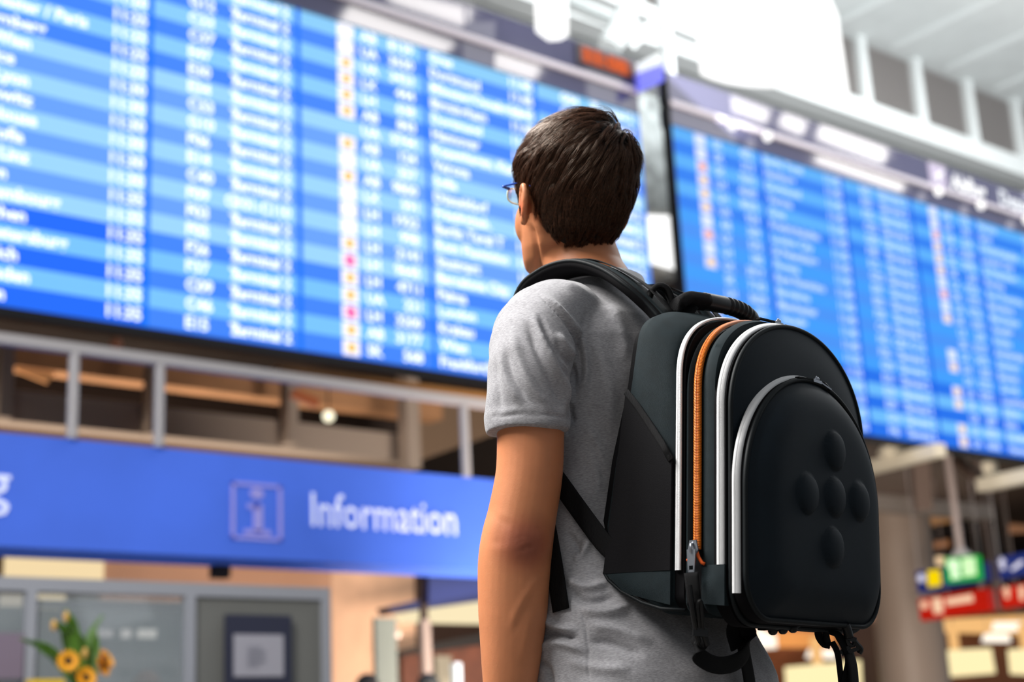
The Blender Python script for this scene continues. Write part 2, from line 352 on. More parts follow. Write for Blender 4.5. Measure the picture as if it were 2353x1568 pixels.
def board(label, x0, x1, mods, side):
    t = empty('flight_information_board', (x0, BY, 4.4), label, 'information board')
    cube('casing', x0+.02, x1, BY+.05, BY+.09, 4.40, 7.84, m_case, t)
    fr = MB(); fr.box(x0, x1, BY-.03, BY+.05, 4.36, 4.44); fr.box(x0-.03, x0, BY-.04, BY+.09, 4.36, 8.5)
    if side == 'l': fr = MB().box(x0, x1, BY-.03, BY+.05, 4.36, 4.44)
    fr.build('black_edge_trim', m_case, t)
    for kind, a, b in mods: module(t, kind, a, b, side)
    h = MB(); h.box(x0, x1, BY-.02, BY+.14, 8.13, 8.50); h.box(x0, x1, BY-.02, BY+.14, 7.84, 8.07); hd = h.build('header_fascia', m_headgls, t)
    MB().box(x0, x1, BY-.06, BY+.02, 8.07, 8.13).build('header_rail', m_rail, t)
    return t
BL = board('large blue departures board left of the visitor, behind his head', 3.0, 11.05,
      [('city_left', 3.0, 5.10), ('gate', 5.10, 6.59), ('flight', 6.59, 8.06), ('city', 8.06, 9.51), ('gate', 9.51, 11.05)], 'l')
BR = board('blurred blue departures board to the right of the grey pillar', 11.54, 20.6,
      [('flight', 11.54, 13.07), ('city', 13.07, 14.62), ('gate', 14.62, 16.05), ('flight', 16.05, 17.5), ('city', 17.5, 19.05), ('gate', 19.05, 20.6)], 'r')
# lit heading on the right board's header
wt = emis('sign_white', (255, 255, 255), 1.4)
b = MB(); hx = atY(2178, 400, BY)[0]; text(b, 'Abflug', hx, 8.19, BY-.03, .33, wide=.95); b.build('heading_text', wt, BR)
b = MB(); text(b, 'Departures', hx+1.18, 8.19, BY-.03, .33, wide=.95); b.build('heading_translation', emis('sign_white_soft', (246, 250, 255), 1.2), BR)
ix = atY(2150, 400, BY)[0]
pi_ = MB().box(ix-.18, ix+.19, BY-.035, BY-.02, 8.16, 8.48).build('plane_pictogram_plate', mat('pictogram_plate', (196, 186, 210), .3), BR)
b = MB(); c0 = np.array([ix, BY-.04, 8.31])
b.prism([c0+np.array(p) for p in [(-.1, 0, -.02), (.0, 0, .03), (.1, 0, .09), (.12, 0, .08), (.03, 0, -.02), (-.02, 0, -.1), (-.04, 0, -.09), (-.02, 0, -.01), (-.08, 0, -.05)]], (0, -.01, 0)); b.build('plane_pictogram', wt, pi_)
# white lettering and small lamps under the right header rail
for px_, nm in ((1664, 'small'), (1745, 'small'), (2140, 'small'), (2238, 'small'), (2345, 'small')):
    p = atY(px_, 300+.33*(px_-1560), BY); q = np.array([p[0], BY-.16, 7.99])
    l = MB().tube([(q[0], BY-.065, 8.09), (q[0], BY-.14, 8.05)], .02, 8).build('spotlight', m_rail, None)
    l['label'] = {1664: 'white spotlight under the right header rail, nearest the pillar', 1745: 'second white spotlight from the pillar under the right header rail', 2140: 'white spotlight under the header below the plane pictogram', 2238: 'white spotlight under the heading text on the right board header', 2345: 'white spotlight at the far right end of the header rail'}[px_]
    l['category'] = 'spotlight'; l['group'] = 'spotlights under the right header'; WORLD[l.name] = (0, 0, 0)
    e = MB().ell(q, np.eye(3), (.055, .055, .07), 14, 9).build('lamp_head', emis('lamp_white', (255, 252, 250), 1.6), l, smooth=True)
# digital clock on the left header
t = empty('digital_clock', (10.62, BY-.02, 8.32), 'orange digital clock on the header at the left board end', 'clock')
p = atY(1385, 145, BY); cx, cz = p[0], p[2]; WORLD[t.name] = (cx, BY-.03, cz); t.location = WORLD[t.name]
MB().box(cx-.42, cx+.42, BY-.05, BY-.022, cz-.12, cz+.12).build('clock_case', mat('clock_case', (60, 50, 56), .4), t)
b = MB(); text(b, '11:08', cx, cz-.085, BY-.06, .24, 'c', wide=1.25); b.build('clock_digits', emis('clock_orange', (226, 92, 22), 1.0), t)
b = MB(); b.box(cx-.36, cx-.03, BY-.055, BY-.052, cz-.09, cz+.09); b.box(cx+.03, cx+.36, BY-.055, BY-.052, cz-.09, cz+.09)
b.build('clock_glow_field', emis('clock_field', (186, 84, 44), 1.0), t)

# pillar and windows seen between the boards
def panel_px(name, pts, Y, depth, m, label=None, cat=None, kind=None, parent=None, group=None):
    b = MB().prism([atY(x, y, Y) for x, y in pts], (0, depth, 0)); o = b.build(name, m, parent); fix_normals(o)
    return tag(o, label, cat, group, kind)
panel_px('trim_1', [(1440, 200), (1560, 240), (1590, 486), (1440, 478)], 11.9, .2, mat('mottled_grey', (150, 158, 158), .7, noise=.28, nscale=5), kind=S)
m_lamp = emis('lamp_panel_white', (255, 255, 254), 1.5)
panel_px('window_1', [(1478, 478), (1600, 474), (1600, 630), (1450, 590)], 12.3, .05, m_lamp, kind=S)
panel_px('trim_2', [(1440, 596), (1600, 630), (1600, 720), (1440, 690)], 12.4, .1, mat('grid_grey', (128, 126, 122), .7, noise=.3, nscale=8), kind=S)
panel_px('small_blue_sign', [(1466, 168), (1522, 146), (1526, 186), (1468, 212)], 10.8, .05, mat('sign_violet_blue', (92, 96, 214), .4, emit=.5), 'small violet blue sign at the right end of the left header', 'sign')
panel_px('white_sign', [(1462, 148), (1518, 120), (1522, 146), (1465, 170)], 10.85, .05, m_white, 'small white sign plate above the violet blue sign', 'sign')

# ------------------------------------------------------------------ upper gallery with louvres
GY = 16.0
zb0 = atY(2000, 250, GY)[2]
def gz(y, x=2000, Y=GY): return atY(x, y, Y)[2]
zt = gz(100); zbm = gz(245); zb = gz(290)
cube('trim_3', 8, 50, GY-.15, GY+.35, zb, zbm, m_white, kind=S)              # beam under the louvres
cube('wall_gallery', 8, 50, GY+.25, GY+.4, zbm, zt+.6, m_white, kind=S)
cube('ceiling_gallery', 5, 50, GY+.3, 30, zb, zb+.15, m_ceil, kind=S)            # soffit below
cube('ceiling_upper', 8, 50, 12.9, GY+.3, zt+.02, zt+.3, m_ceil, kind=S)
UB = 12.9; ub1 = atY(2230, 40, UB)[2]
cube('trim_4', 8, 50, UB-.3, UB, zt-.05, zt+.42, m_white, kind=S)
m_louv = mat('louvre_grey', (178, 174, 172), .6); m_louvd = mat('louvre_back', (110, 104, 104), .8)
bayx = [atY(x, y, GY)[0] for x, y in ((1980, 160), (2113, 230), (2234, 280), (2343, 330))]
step = (bayx[3]-bayx[0])/3
for k in (-4, -1, 0, 1, 2, 3):
    xa = bayx[0]+k*step; xb = xa+step
    lab = {0: 'grey louvred window bay, first one right of the bright hanging panels', 1: 'grey louvred window bay, second one right of the bright hanging panels', 2: 'grey louvred window bay, last complete one at the right picture edge', -1: 'grey louvred window bay half hidden by the right edge of the hanging panels', -4: 'grey louvred window bay visible left of the bright hanging panels', 3: 'grey louvred window bay cut by the right picture edge'}.get(k, 'grey louvred window bay hidden behind the bright hanging panels')
    t = empty('louvred_window', (xa, GY, zbm), lab, 'window', 'louvred window bays of the upper gallery')
    pm = MB(); pm.box(xa-.11, xa+.11, GY-.1, GY+.3, zbm, zt+.02); pm.build('window_post', m_white, t)
    cube('back_panel', xa+.11, xb-.11, GY+.2, GY+.24, zbm, zt, m_louvd, t)
    cube('sill', xa+.11, xb-.11, GY-.02, GY+.22, zbm, zbm+.1, m_white, t)
    n = 22
    for j in range(n):
        z = zbm+.12+(zt-zbm-.14)*j/n
        MB().add([(xa+.11, GY+.02, z), (xb-.11, GY+.02, z), (xb-.11, GY+.17, z+.045), (xa+.11, GY+.17, z+.045), (xa+.11, GY+.02, z+.014), (xb-.11, GY+.02, z+.014), (xb-.11, GY+.17, z+.059), (xa+.11, GY+.17, z+.059)],
                 [(0, 3, 2, 1), (4, 5, 6, 7), (0, 1, 5, 4), (1, 2, 6, 5), (2, 3, 7, 6), (3, 0, 4, 7)]).build('slat', m_louv, t)
# soffit ribs
for i, xx in enumerate(np.arange(9, 40, step)):
    cube('trim_%d' % (10+i), xx-.06, xx+.06, 13.0, GY-.15, zt-.03, zt+.03, m_white, kind=S)
# glazing strip above the upper beam
cube('window_2', 8, 50, UB-.2, UB-.12, zt+.42, zt+2.2, mat('white_glazing', (225, 232, 230), .3, emit=.35), kind=S)
for i in range(14):
    cube('trim_%d' % (60+i), 12+i*step-.07, 12+i*step+.07, UB-.32, UB-.2, zt+.4, zt+2.2, m_white, kind=S)

# bright hanging light panels
def hang(pts, Y, label, wavy=None):
    t = empty('hanging_light_panel', tuple(atY(*pts[0], Y)), label, 'light panel', 'bright hanging light panels')
    b = MB().prism([atY(x, y, Y) for x, y in pts], (0, .12, 0)); o = b.build('luminous_panel', m_lamp, t); fix_normals(o)
    top = atY(*pts[0], Y); top2 = atY(*pts[1], Y)
    for q in (top, top2): MB().tube([q+np.array([.0, .06, -.05]), q+np.array([0, .06, 3])], .012, 6).build('suspension_rod', m_steel, t)
    return t
hang([(1606, -60), (1776, -60), (1780, 193), (1735, 190), (1690, 184), (1655, 174), (1628, 162)], 10.0, 'left half of the large bright panel pair hanging above the boards')
hang([(1781, -60), (1900, -20), (1925, 35), (1952, 225), (1915, 205), (1870, 192), (1820, 190), (1784, 193)], 10.0, 'right half of the large bright panel pair hanging above the boards')
hang([(1243, -60), (1304, -60), (1306, 82), (1278, 84), (1248, 62)], 10.3, 'small narrow bright panel hanging above the left board')

# roof structure top centre: duct, posts and bars
t = empty('air_duct', tuple(atY(1395, 110, 12.5)), 'fat white diagonal duct rising behind the left board header', 'duct')
MB().tube([atY(1400, 112, 12.5), atY(1440, 30, 12.5), atY(1478, -60, 12.5)], .15, 20).build('duct_pipe', m_ceil, t, smooth=True, angle=40)
MB().tube([atY(1402, 106, 12.5), atY(1408, 94, 12.5)], .17, 20).build('duct_collar', m_ceil, t, smooth=True, angle=40)
def barpx(name, a, bb, Y, wd, m, label=None, cat=None, kind=None, Y2=None):
    o = MB().bar(atY(*a, Y), atY(*bb, Y2 or Y), wd, wd).build(name, m); return tag(o, label, cat, None, kind)
tag(MB().tube([atY(1518, -40, 13.2), atY(1541, 200, 13.2)], .09, 20).build('steel_post', m_white, smooth=True, angle=40), 'white upright steel post above the gap between the boards', 'post')
barpx('steel_beam', (1180, -95), (1640, 98), 15.0, .22, m_white, 'white horizontal steel beam behind the upright post', 'beam')
barpx('steel_brace', (1445, 110), (1530, 20), 13.6, .12, m_white, 'thin white brace between the duct and the upright post', 'brace')
barpx('steel_beam', (900, -160), (1430, 60), 15.4, .14, m_ceil, 'pale steel beam seen behind the narrow hanging panel', 'beam')
cube('trim_5', -6, 12.2, 15.2, 15.5, atY(1300, 60, 15.2)[2], atY(1300, 60, 15.2)[2]+.5, m_ceil, kind=S)

# rails of overhead lamps high above the visitor (they mirror in the header glass)
def refl(px, py, H=15.0):
    p = atY(px, py, BY); d = ray(px, py); d = np.array([d[0], -d[1], d[2]]); return p+d*((H-p[2])/d[2])
LH_ = 15.0
def reflamp(pxs, label, nm='ceiling_lamp'):
    q = np.array([refl(x, y) for x, y in pxs]); x0, y0 = q[:, 0].min(), q[:, 1].min(); x1, y1 = q[:, 0].max(), q[:, 1].max()
    t = empty(nm, ((x0+x1)/2, (y0+y1)/2, LH_), label, 'ceiling lamp', 'lamps high over the hall')
    MB().prism([(a, b_, LH_) for a, b_ in q[:, :2]], (0, 0, .08)).build('lamp_diffuser', emis('overhead_lamp', (255, 250, 244), 8.0), t)
    cube('lamp_housing', x0-.1, x1+.1, y0-.1, y1+.1, LH_+.08, LH_+.25, m_white, t)
reflamp([(870, -20), (1080, 30), (1070, 66), (900, 10)], 'long lamp over the hall mirrored above the left board rail')
reflamp([(800, 24), (1040, 110), (1010, 128), (780, 58)], 'long lamp over the hall mirrored under the left board rail')
reflamp([(1150, 125), (1240, 158), (1225, 190), (1110, 150)], 'short lamp over the hall mirrored left of the visitor head')
reflamp([(1562, 182), (1622, 205), (1614, 236), (1560, 212)], 'square lamp mirrored first right of the pillar')
reflamp([(1668, 225), (1765, 262), (1758, 288), (1664, 252)], 'oblong lamp mirrored second right of the pillar')
reflamp([(1795, 266), (1850, 288), (1842, 316), (1790, 292)], 'square lamp mirrored third right of the pillar')
reflamp([(1882, 292), (2035, 350), (2028, 380), (1876, 322)], 'long lamp mirrored before the heading text')
reflamp([(1875, 358), (2075, 430), (2070, 444), (1872, 376)], 'narrow lamp mirrored under the right header rail')
reflamp([(1545, 250), (1610, 272), (1610, 300), (1545, 280)], 'lamp mirrored at the top left corner of the right board')

# ------------------------------------------------------------------ railing and banner of the information desk
NY = 10.0
t = empty('railing', (3, NY, 3.2), 'pale metal railing standing on the blue information banner', 'railing')
MB().bar((2.6, NY, 3.88), (7.95, NY, 3.88), .075, .075).build('top_rail', m_steel, t)
for x in (2.9, 4.09, 4.76, 7.62): MB().tube([(x, NY, 3.212), (x, NY, 3.86)], .04, 12).build('post', m_steel, t, smooth=True, angle=40)
t = empty('information_banner', (2.6, NY, 2.42), 'long blue banner reading Information above the service desk', 'banner')
cube('banner_box', 2.4, 8.3, NY, NY+.5, 2.42, 3.21, mat('banner_blue', (66, 106, 218), .5, emit=.22, noise=.06, nscale=.7), t)
wtx = mat('banner_lettering', (214, 222, 252), .5, emit=.35); vio = mat('banner_pictogram', (160, 158, 236), .5, emit=.08)
b = MB(); text(b, 'Information', 6.06, 2.70, NY-.012, .385, wide=.80, bold=False); b.build('lettering', wtx, t)
b = MB(); text(b, 'g', 3.66, 2.72, NY-.012, .42, 'r', bold=False); b.build('lettering', wtx, t)
x0, x1 = 5.36, 5.80; b = MB()
for a in ((x0, x1, 2.56, 2.585), (x0, x1, 2.975, 3.0), (x0, x0+.03, 2.56, 3.0), (x1-.03, x1, 2.56, 3.0)): b.box(a[0], a[1], NY-.01, NY, a[2], a[3])
b.box(5.55, 5.63, NY-.01, NY, 2.62, 2.84); b.box(5.50, 5.60, NY-.01, NY, 2.80, 2.84); b.box(5.47, 5.70, NY-.01, NY, 2.60, 2.64)
b.prism([(5.58+.06*math.cos(a), NY-.01, 2.92+.045*math.sin(a)) for a in np.linspace(0, 2*np.pi, 16, endpoint=False)], (0, .01, 0)); b.build('information_pictogram', vio, t)
fix_normals(MB().prism([atY(x, y, 10.62) for x, y in ((985, 1300), (1240, 1312), (1240, 1338), (985, 1388))], (0, .1, 0)).build('lower_sign_panel', mat('sign_navy', (26, 38, 84), .5), t))

# warm ceiling behind the banner, beams, mesh
m_warm = emis('warm_strip', (255, 226, 176), 1.0)
def on(name, px0, py0, px1, py1, Y, m, label=None, cat=None, depth=.1, group=None, parent=None, kind=None):
    a = atY(px0, py0, Y); c = atY(px1, py1, Y); o = MB().box(min(a[0], c[0]), max(a[0], c[0]), Y, Y+depth, min(a[2], c[2]), max(a[2], c[2])).build(name, m, parent)
    return tag(o, label, cat, group, kind)
def rib(name, a, c, Y, hh, dd, m, label, cat, kind=None, group=None):
    A = atY(*a, Y); Cc = atY(*c, Y); o = MB().bar((A[0], Y, A[2]), (Cc[0], Y, A[2]), dd, hh).build(name, m); return tag(o, label, cat, group, kind)
m_beamg = mat('beam_grey', (176, 164, 154), .6); m_mesh = mat('mesh_dark', (52, 44, 42), .7, noise=.3, nscale=40)
m_beamb = mat('beam_brown', (128, 104, 88), .6)
rib('ceiling_beam', (-200, 915), (930, 1045), 15.5, .34, .3, m_beamg, 'grey ceiling beam crossing behind the railing', 'beam')
rib('ceiling_beam', (-200, 1000), (940, 1090), 17.5, .5, .3, m_beamb, 'brown lower ceiling beam close above the banner', 'beam')
rib('ceiling_beam', (-200, 790), (1000, 900), 16.0, .30, .3, m_tan, 'warm lit tan ceiling beam under the left board', 'beam')
for k, (px_, py_) in enumerate(((8, 900), (350, 940), (665, 965))):
    A = atY(px_, py_, 15.2); tag(MB().box(A[0]-.07, A[0]+.07, 15.1, 15.3, A[2]-.3, A[2]+.5).build('beam_strut', m_beamg), ['grey strut on the ceiling beam at the left picture edge', 'grey strut on the ceiling beam behind the second railing post', 'grey strut on the ceiling beam below the round lamp'][k], 'strut', 'struts on the grey ceiling beam')
A = atY(940, 980, 15.0); tag(MB().box(A[0]-.1, A[0]+.1, 14.9, 15.1, A[2]-.55, 6.0).build('corner_post', m_beamg), 'thick grey post ending the ceiling beam right of the round lamp', 'post')
on('trim_101', -100, 840, 330, 930, 16.4, m_mesh, kind=S)
on('trim_102', 385, 890, 640, 975, 16.4, m_mesh, kind=S)
on('trim_103', 690, 905, 925, 1010, 16.4, m_mesh, kind=S)
panel_px('trim_104', [(935, 925), (1160, 935), (1160, 990), (960, 1060)], 17.0, .2, mat('beige_board', (150, 128, 108), .6), kind=S)
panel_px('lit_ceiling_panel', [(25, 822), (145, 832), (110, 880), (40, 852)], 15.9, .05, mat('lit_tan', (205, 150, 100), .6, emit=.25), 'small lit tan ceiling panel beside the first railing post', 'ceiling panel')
t = empty('round_lamp', tuple(atY(755, 957, 13.0)), 'round glowing lamp under the left board', 'lamp')
MB().ell(atY(755, 957, 13.0), np.eye(3), (.062, .062, .062), 20, 12).build('lamp_globe', emis('globe', (255, 246, 214), 1.5), t, smooth=True)
MB().tube([atY(755, 957, 13.0)+np.array([0, 0, .05]), (atY(755, 957, 13.0)[0], 13.0, 6.0)], .008, 6).build('lamp_cord', m_case, t)
p = atY(267, 790, 13.0); tag(MB().ell(p, np.eye(3), (.06, .06, .06)).build('ceiling_spot', mat('copper_spot', (150, 96, 70), .4, emit=.1), smooth=True), 'dim copper coloured ceiling spot over the railing', 'ceiling lamp')
p = atY(700, 915, 14.0); tag(MB().bar(p-np.array([.16, 0, -.03]), p+np.array([.16, 0, -.05]), .08, .1).build('ceiling_spot', mat('copper_spot2', (176, 98, 62), .4, emit=.2)), 'dim copper coloured fitting left of the round lamp', 'ceiling lamp')
A = atY(1065, 925, 11.5); tag(MB().box(6.6, 9.3, 11.4, 11.6, A[2]-.02, A[2]+.10).build('ceiling_edge', mat('ochre_edge', (168, 122, 70), .6)), 'ochre ceiling edge behind the last railing post', 'ceiling edge')

# ------------------------------------------------------------------ service booth
KY = 9.5
m_al = mat('aluminium_frame', (156, 158, 166), .35); m_glsd = mat('booth_panel_grey', (112, 112, 108), .5)
t = empty('service_booth', (3.0, KY, 0), 'grey framed glass service booth under the blue banner', 'booth')
zt_ = 2.13
MB().box(2.6, 5.92, KY, KY+.07, zt_-.07, zt_+.02).build('top_frame', m_al, t)
for xq, wq in ((3.65, .07), (4.78, .075), (5.88, .07)): MB().box(xq-wq/2, xq+wq/2, KY-.01, KY+.06, 0, zt_-.07).build('upright', m_al, t)
cube('grey_wall_panel', 4.82, 5.845, KY+.02, KY+.05, .9, zt_-.07, m_glsd, t)
cube('base_panel', 2.6, 5.92, KY+.0, KY+.05, 0, .9, m_al, t)
m_pane = mat('booth_glass', (170, 180, 182), .03, alpha=.35, coat=1)
cube('glass_pane', 3.69, 4.74, KY+.02, KY+.03, .9, zt_-.07, m_pane, t)
cube('glass_pane', 2.6, 3.61, KY+.02, KY+.03, .9, zt_-.07, m_pane, t)
cube('upper_rail', 3.69, 4.74, KY+.03, KY+.05, zt_-.17, zt_-.12, m_al, t)
nb = on('notice_board', 520, 1412, 672, 1700, KY-.04, mat('notice_navy', (44, 46, 66), .4), 'dark framed notice board with a pale printed sheet on the booth wall', 'notice board', .03)
WORLD[nb.name] = (0, 0, 0)
sh = on('printed_sheet', 538, 1458, 652, 1555, KY-.05, mat('sheet_grey', (164, 162, 172), .6), None, None, .008, parent=nb)
a = atY(595, 1500, KY-.055); b = MB()
for i, wq in enumerate((.11, .15, .13, .15, .09)): b.box(a[0]-.09, a[0]-.09+wq, KY-.058, KY-.054, a[2]+.03-i*.03, a[2]+.042-i*.03)
b.build('print_lines', mat('print_grey', (144, 144, 156), .6), sh)
nb2 = on('paper_notice', -20, 1455, 52, 1560, KY-.03, mat('notice_lilac', (126, 112, 128), .6), 'lilac grey paper notice on the glass at the left picture edge', 'notice', .01)
on('print_lines', -20, 1478, 18, 1484, KY-.036, mat('print_dark', (92, 84, 96), .6), None, None, .004, parent=nb2) if False else None
# inside the booth
cube('booth_interior_wall', 2.6, 5.9, KY+1.2, KY+1.25, 0, 2.16, mat('interior_grey', (138, 138, 142), .7), t)
on('dark_cabinet', 88, 1402, 155, 1700, KY+.9, mat('cabinet_dark', (44, 32, 36), .6), 'dark cabinet behind the sunflowers inside the booth', 'cabinet', .2)
on('warm_lamp', 88, 1366, 150, 1396, KY+.8, emis('warm_lamp', (255, 234, 190), 1.1), 'bright warm box lamp inside the booth above the flowers', 'lamp', .08)
on('warm_lamp', 8, 1366, 60, 1392, KY+.8, emis('warm_lamp2', (214, 200, 180), .8), 'dim warm box lamp at the left inside the booth', 'lamp', .08)
on('small_lamp', 232, 1448, 260, 1464, KY+.9, emis('small_lamp_c', (186, 180, 182), .9), 'faint small lamp left one of three inside the booth', 'lamp', .05, 'three small lamps inside the booth')
on('small_lamp', 284, 1446, 302, 1466, KY+.9, emis('small_lamp_b', (214, 208, 206), .9), 'small round bright lamp, middle one of three inside the booth', 'lamp', .05, 'three small lamps inside the booth')
on('small_lamp', 322, 1446, 360, 1466, KY+.9, emis('small_lamp_a', (224, 220, 214), .9), 'oblong bright lamp, right one of three inside the booth', 'lamp', .05, 'three small lamps inside the booth')
on('trim_130', 20, 1245, 238, 1345, 13.2, emis('cream_ceiling_glow', (246, 220, 172), 1.0), kind=S)  # glowing panel in place of a lit ceiling, light put in its colour
on('trim_131', 238, 1245, 760, 1400, 13.3, mat('brown_wall_glow', (160, 122, 98), .6, emit=.35), kind=S)  # wall brightened by emission in its own colour
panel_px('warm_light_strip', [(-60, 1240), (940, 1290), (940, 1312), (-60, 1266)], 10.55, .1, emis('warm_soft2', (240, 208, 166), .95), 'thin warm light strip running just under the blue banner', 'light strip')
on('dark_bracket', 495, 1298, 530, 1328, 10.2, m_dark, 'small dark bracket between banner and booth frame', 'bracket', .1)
on('wall_warm', 760, 1310, 960, 1600, 13.5, mat('warm_tiles_glow', (190, 152, 124), .5, emit=.4, noise=.1, nscale=1.3), None, None, .1, kind=S)  # tiles look lit through emission added to their colour
# far warm wall, glass door and column left of the elbow
on('glass_partition', 862, 1420, 918, 1700, 12.0, mat('greenish_glass', (128, 136, 132), .2), 'greenish glass partition edge left of the round metal pole', 'partition', .05)
panel_px('trim_105', [(892, 1395), (1240, 1320), (1240, 1362), (900, 1410)], 11.5, .2, mat('canopy_navy', (20, 30, 74), .5), kind=S)
panel_px('trim_106', [(915, 1412), (1150, 1362), (1150, 1434), (930, 1430)], 12.5, .1, emis('canopy_cream', (252, 234, 190), 1.0), kind=S)
panel_px('trim_107', [(920, 1495), (1160, 1446), (1160, 1475), (920, 1508)], 13.0, .1, mat('shop_black', (22, 18, 18), .6), kind=S)
panel_px('trim_108', [(925, 1508), (1160, 1476), (1160, 1640), (925, 1640)], 13.05, .1, mat('shop_brown', (88, 50, 36), .7, noise=.15, nscale=6), kind=S)
t = tag(MB().tube([atY(975, 1425, 11.0), atY(984, 1640, 11.0)], .055, 14).build('metal_pole', mat('pole_metal', (166, 150, 142), .3, metal=.4), smooth=True, angle=40), 'round pale metal pole left of the visitor elbow', 'pole')
tag(MB().tube([atY(972, 1305, 11.05), atY(974, 1424, 11.0)], .04, 14).build('dark_pole', mat('pole_dark', (66, 56, 50), .4), smooth=True, angle=40), 'dark pole upper piece in front of the navy panel', 'pole')
on('clear_bottle', 1046, 1524, 1062, 1580, 11.6, mat('bottle_white', (190, 206, 220), .2), 'pale bottle shape on the shop shelf next to the elbow', 'bottle', .08)
on('grey_box', 1002, 1508, 1040, 1580, 11.9, mat('boxy_grey', (126, 122, 108), .6), 'grey box on the shop shelf beside the pole', 'box', .1)
tag(MB().ell(atY(915, 1459, 10.8), np.eye(3), (.03, .01, .03)).build('small_knob', mat('knob_pale', (206, 186, 172), .3, emit=.2), smooth=True), 'x', 'y'); kn = bpy.data.objects['small_knob']; gp_ = bpy.data.objects['glass_partition']; kn.parent = gp_; del kn['label']; del kn['category']; kn.name = 'door_knob'
figure(atY(845, 1588, 10.5), .125, mat('dark_hair_far', (30, 28, 26), .7), mat('coat_grey', (70, 72, 80), .8), 'top of a dark haired person at the bottom edge left of the elbow')
figure(atY(985, 1586, 10.5), .125, mat('dark_hair_far2', (36, 40, 40), .7), mat('coat_grey', (70, 72, 80), .8), 'top of a dark haired person at the bottom edge below the pole')
figure(atY(337, 1588, 9.9), .125, mat('red_hair_far', (104, 58, 46), .7), mat('coat_grey', (70, 72, 80), .8), 'top of a red haired person inside the booth at the bottom edge')

# ------------------------------------------------------------------ sunflower bouquet
FY = 8.6
m_pet = mat('petal_yellow', (246, 166, 8), .55, noise=.08, nscale=30); m_cen = mat('seed_brown', (38, 20, 10), .9)
m_leaf = mat('leaf_green', (66, 104, 16), .5, noise=.2, nscale=12); m_lily = mat('lily_peach', (206, 160, 84), .5)
t = empty('flower_bouquet', tuple(atY(195, 1640, FY)), 'bouquet of sunflowers and long green leaves at the lower left', 'bouquet')
b0 = atY(195, 1660, FY); b0[2] = atY(195, 1640, 8.3)[2]+.12; CT = b0[2]-.118
def leaf(a, c, e, wd, m, name='leaf'):
    pts = spline([a, c, e], 9); wds = wd*np.sin(np.linspace(.35, np.pi-.06, 9)); MB().strap(pts, (.6, -.5, .3), wds, .006).build(name, m, t, smooth=True)
for (cx_, cy_), (ex, ey), wd in (((120, 1500), (45, 1468), .07), ((165, 1470), (118, 1425), .08), ((170, 1450), (150, 1400), .07), ((205, 1470), (238, 1412), .05), ((215, 1510), (222, 1450), .07), ((150, 1530), (85, 1490), .06), ((160, 1470), (140, 1450), .10), ((190, 1500), (170, 1440), .09), ((180, 1540), (160, 1490), .1)):
    leaf(b0+np.array([0, .05, 0]), atY(cx_, cy_, FY+.06), atY(ex, ey, FY+.04), wd, m_leaf)
for (x, y), (dx, dy) in (((157, 1520), (-.25, .25)), ((198, 1558), (.1, .35)), ((236, 1532), (.75, .45)), ((244, 1515), (.9, .8))):
    c = atY(x, y, FY-.04); nrm = np.array([dx, -1, dy]); nrm /= np.linalg.norm(nrm); a1 = np.cross(nrm, (0, 0, 1)); a1 /= np.linalg.norm(a1); a2 = np.cross(a1, nrm)
    h = MB().ell(c, np.array([a1, a2, nrm]), (.026, .026, .014), 14, 8).build('sunflower_head', m_cen, t, smooth=True)
    pb = MB()
    for ring, (n, r, lift) in enumerate(((16, .073, .0), (14, .062, .012))):
        for k in range(n):
            th = 2*np.pi*(k+.5*ring)/n; d = np.cos(th)*a1+np.sin(th)*a2; s_ = -np.sin(th)*a1+np.cos(th)*a2
            p0 = c+d*.02; p1 = c+d*r*.6+s_*.013+nrm*lift; p2 = c+d*r+nrm*(lift+.006); p3 = c+d*r*.6-s_*.013+nrm*lift
            pb.add([p0, p1, p2, p3, c+d*r*.55+nrm*(lift-.006)], [(0, 1, 2, 3), (0, 4, 1), (1, 4, 2), (2, 4, 3), (3, 4, 0)])
    pb.build('petals', m_pet, h)
    MB().tube(spline([c-nrm*.01, (c+b0)/2+np.array([0, .05, 0]), b0], 8), .007, 6).build('stem', m_leaf, t, smooth=True)
for x, y in ((152, 1418), (124, 1438), (195, 1502)):
    c = atY(x, y, FY); MB().ell(c, np.eye(3), (.018, .015, .035), 10, 7).build('lily_bud', m_lily, t, smooth=True)
t2 = empty('flower_vase', (b0[0], b0[1], CT), 'vase holding the sunflower bouquet just below the picture edge', 'vase')
vz = [(.05, CT+.004), (.065, CT+.03), (.055, CT+.08), (.045, CT+.112)]
vb = MB().loft([np.array([(b0[0]+r*math.cos(a), b0[1]+.02+r*math.sin(a), z) for a in np.linspace(0, 2*np.pi, 24, endpoint=False)]) for r, z in vz]).build('vase_body', m_white, t2, smooth=True, angle=50)
on('yellow_shelf', 66, 1562, 148, 1600, 9.2, mat('yellow_card', (226, 186, 20), .5), 'yellow card strip at the bottom edge below the sunflowers', 'card', .05)
on('desk_counter', -300, 1640, 760, 1900, 8.3, m_al, 'service desk counter in front of the booth', 'counter', .8)
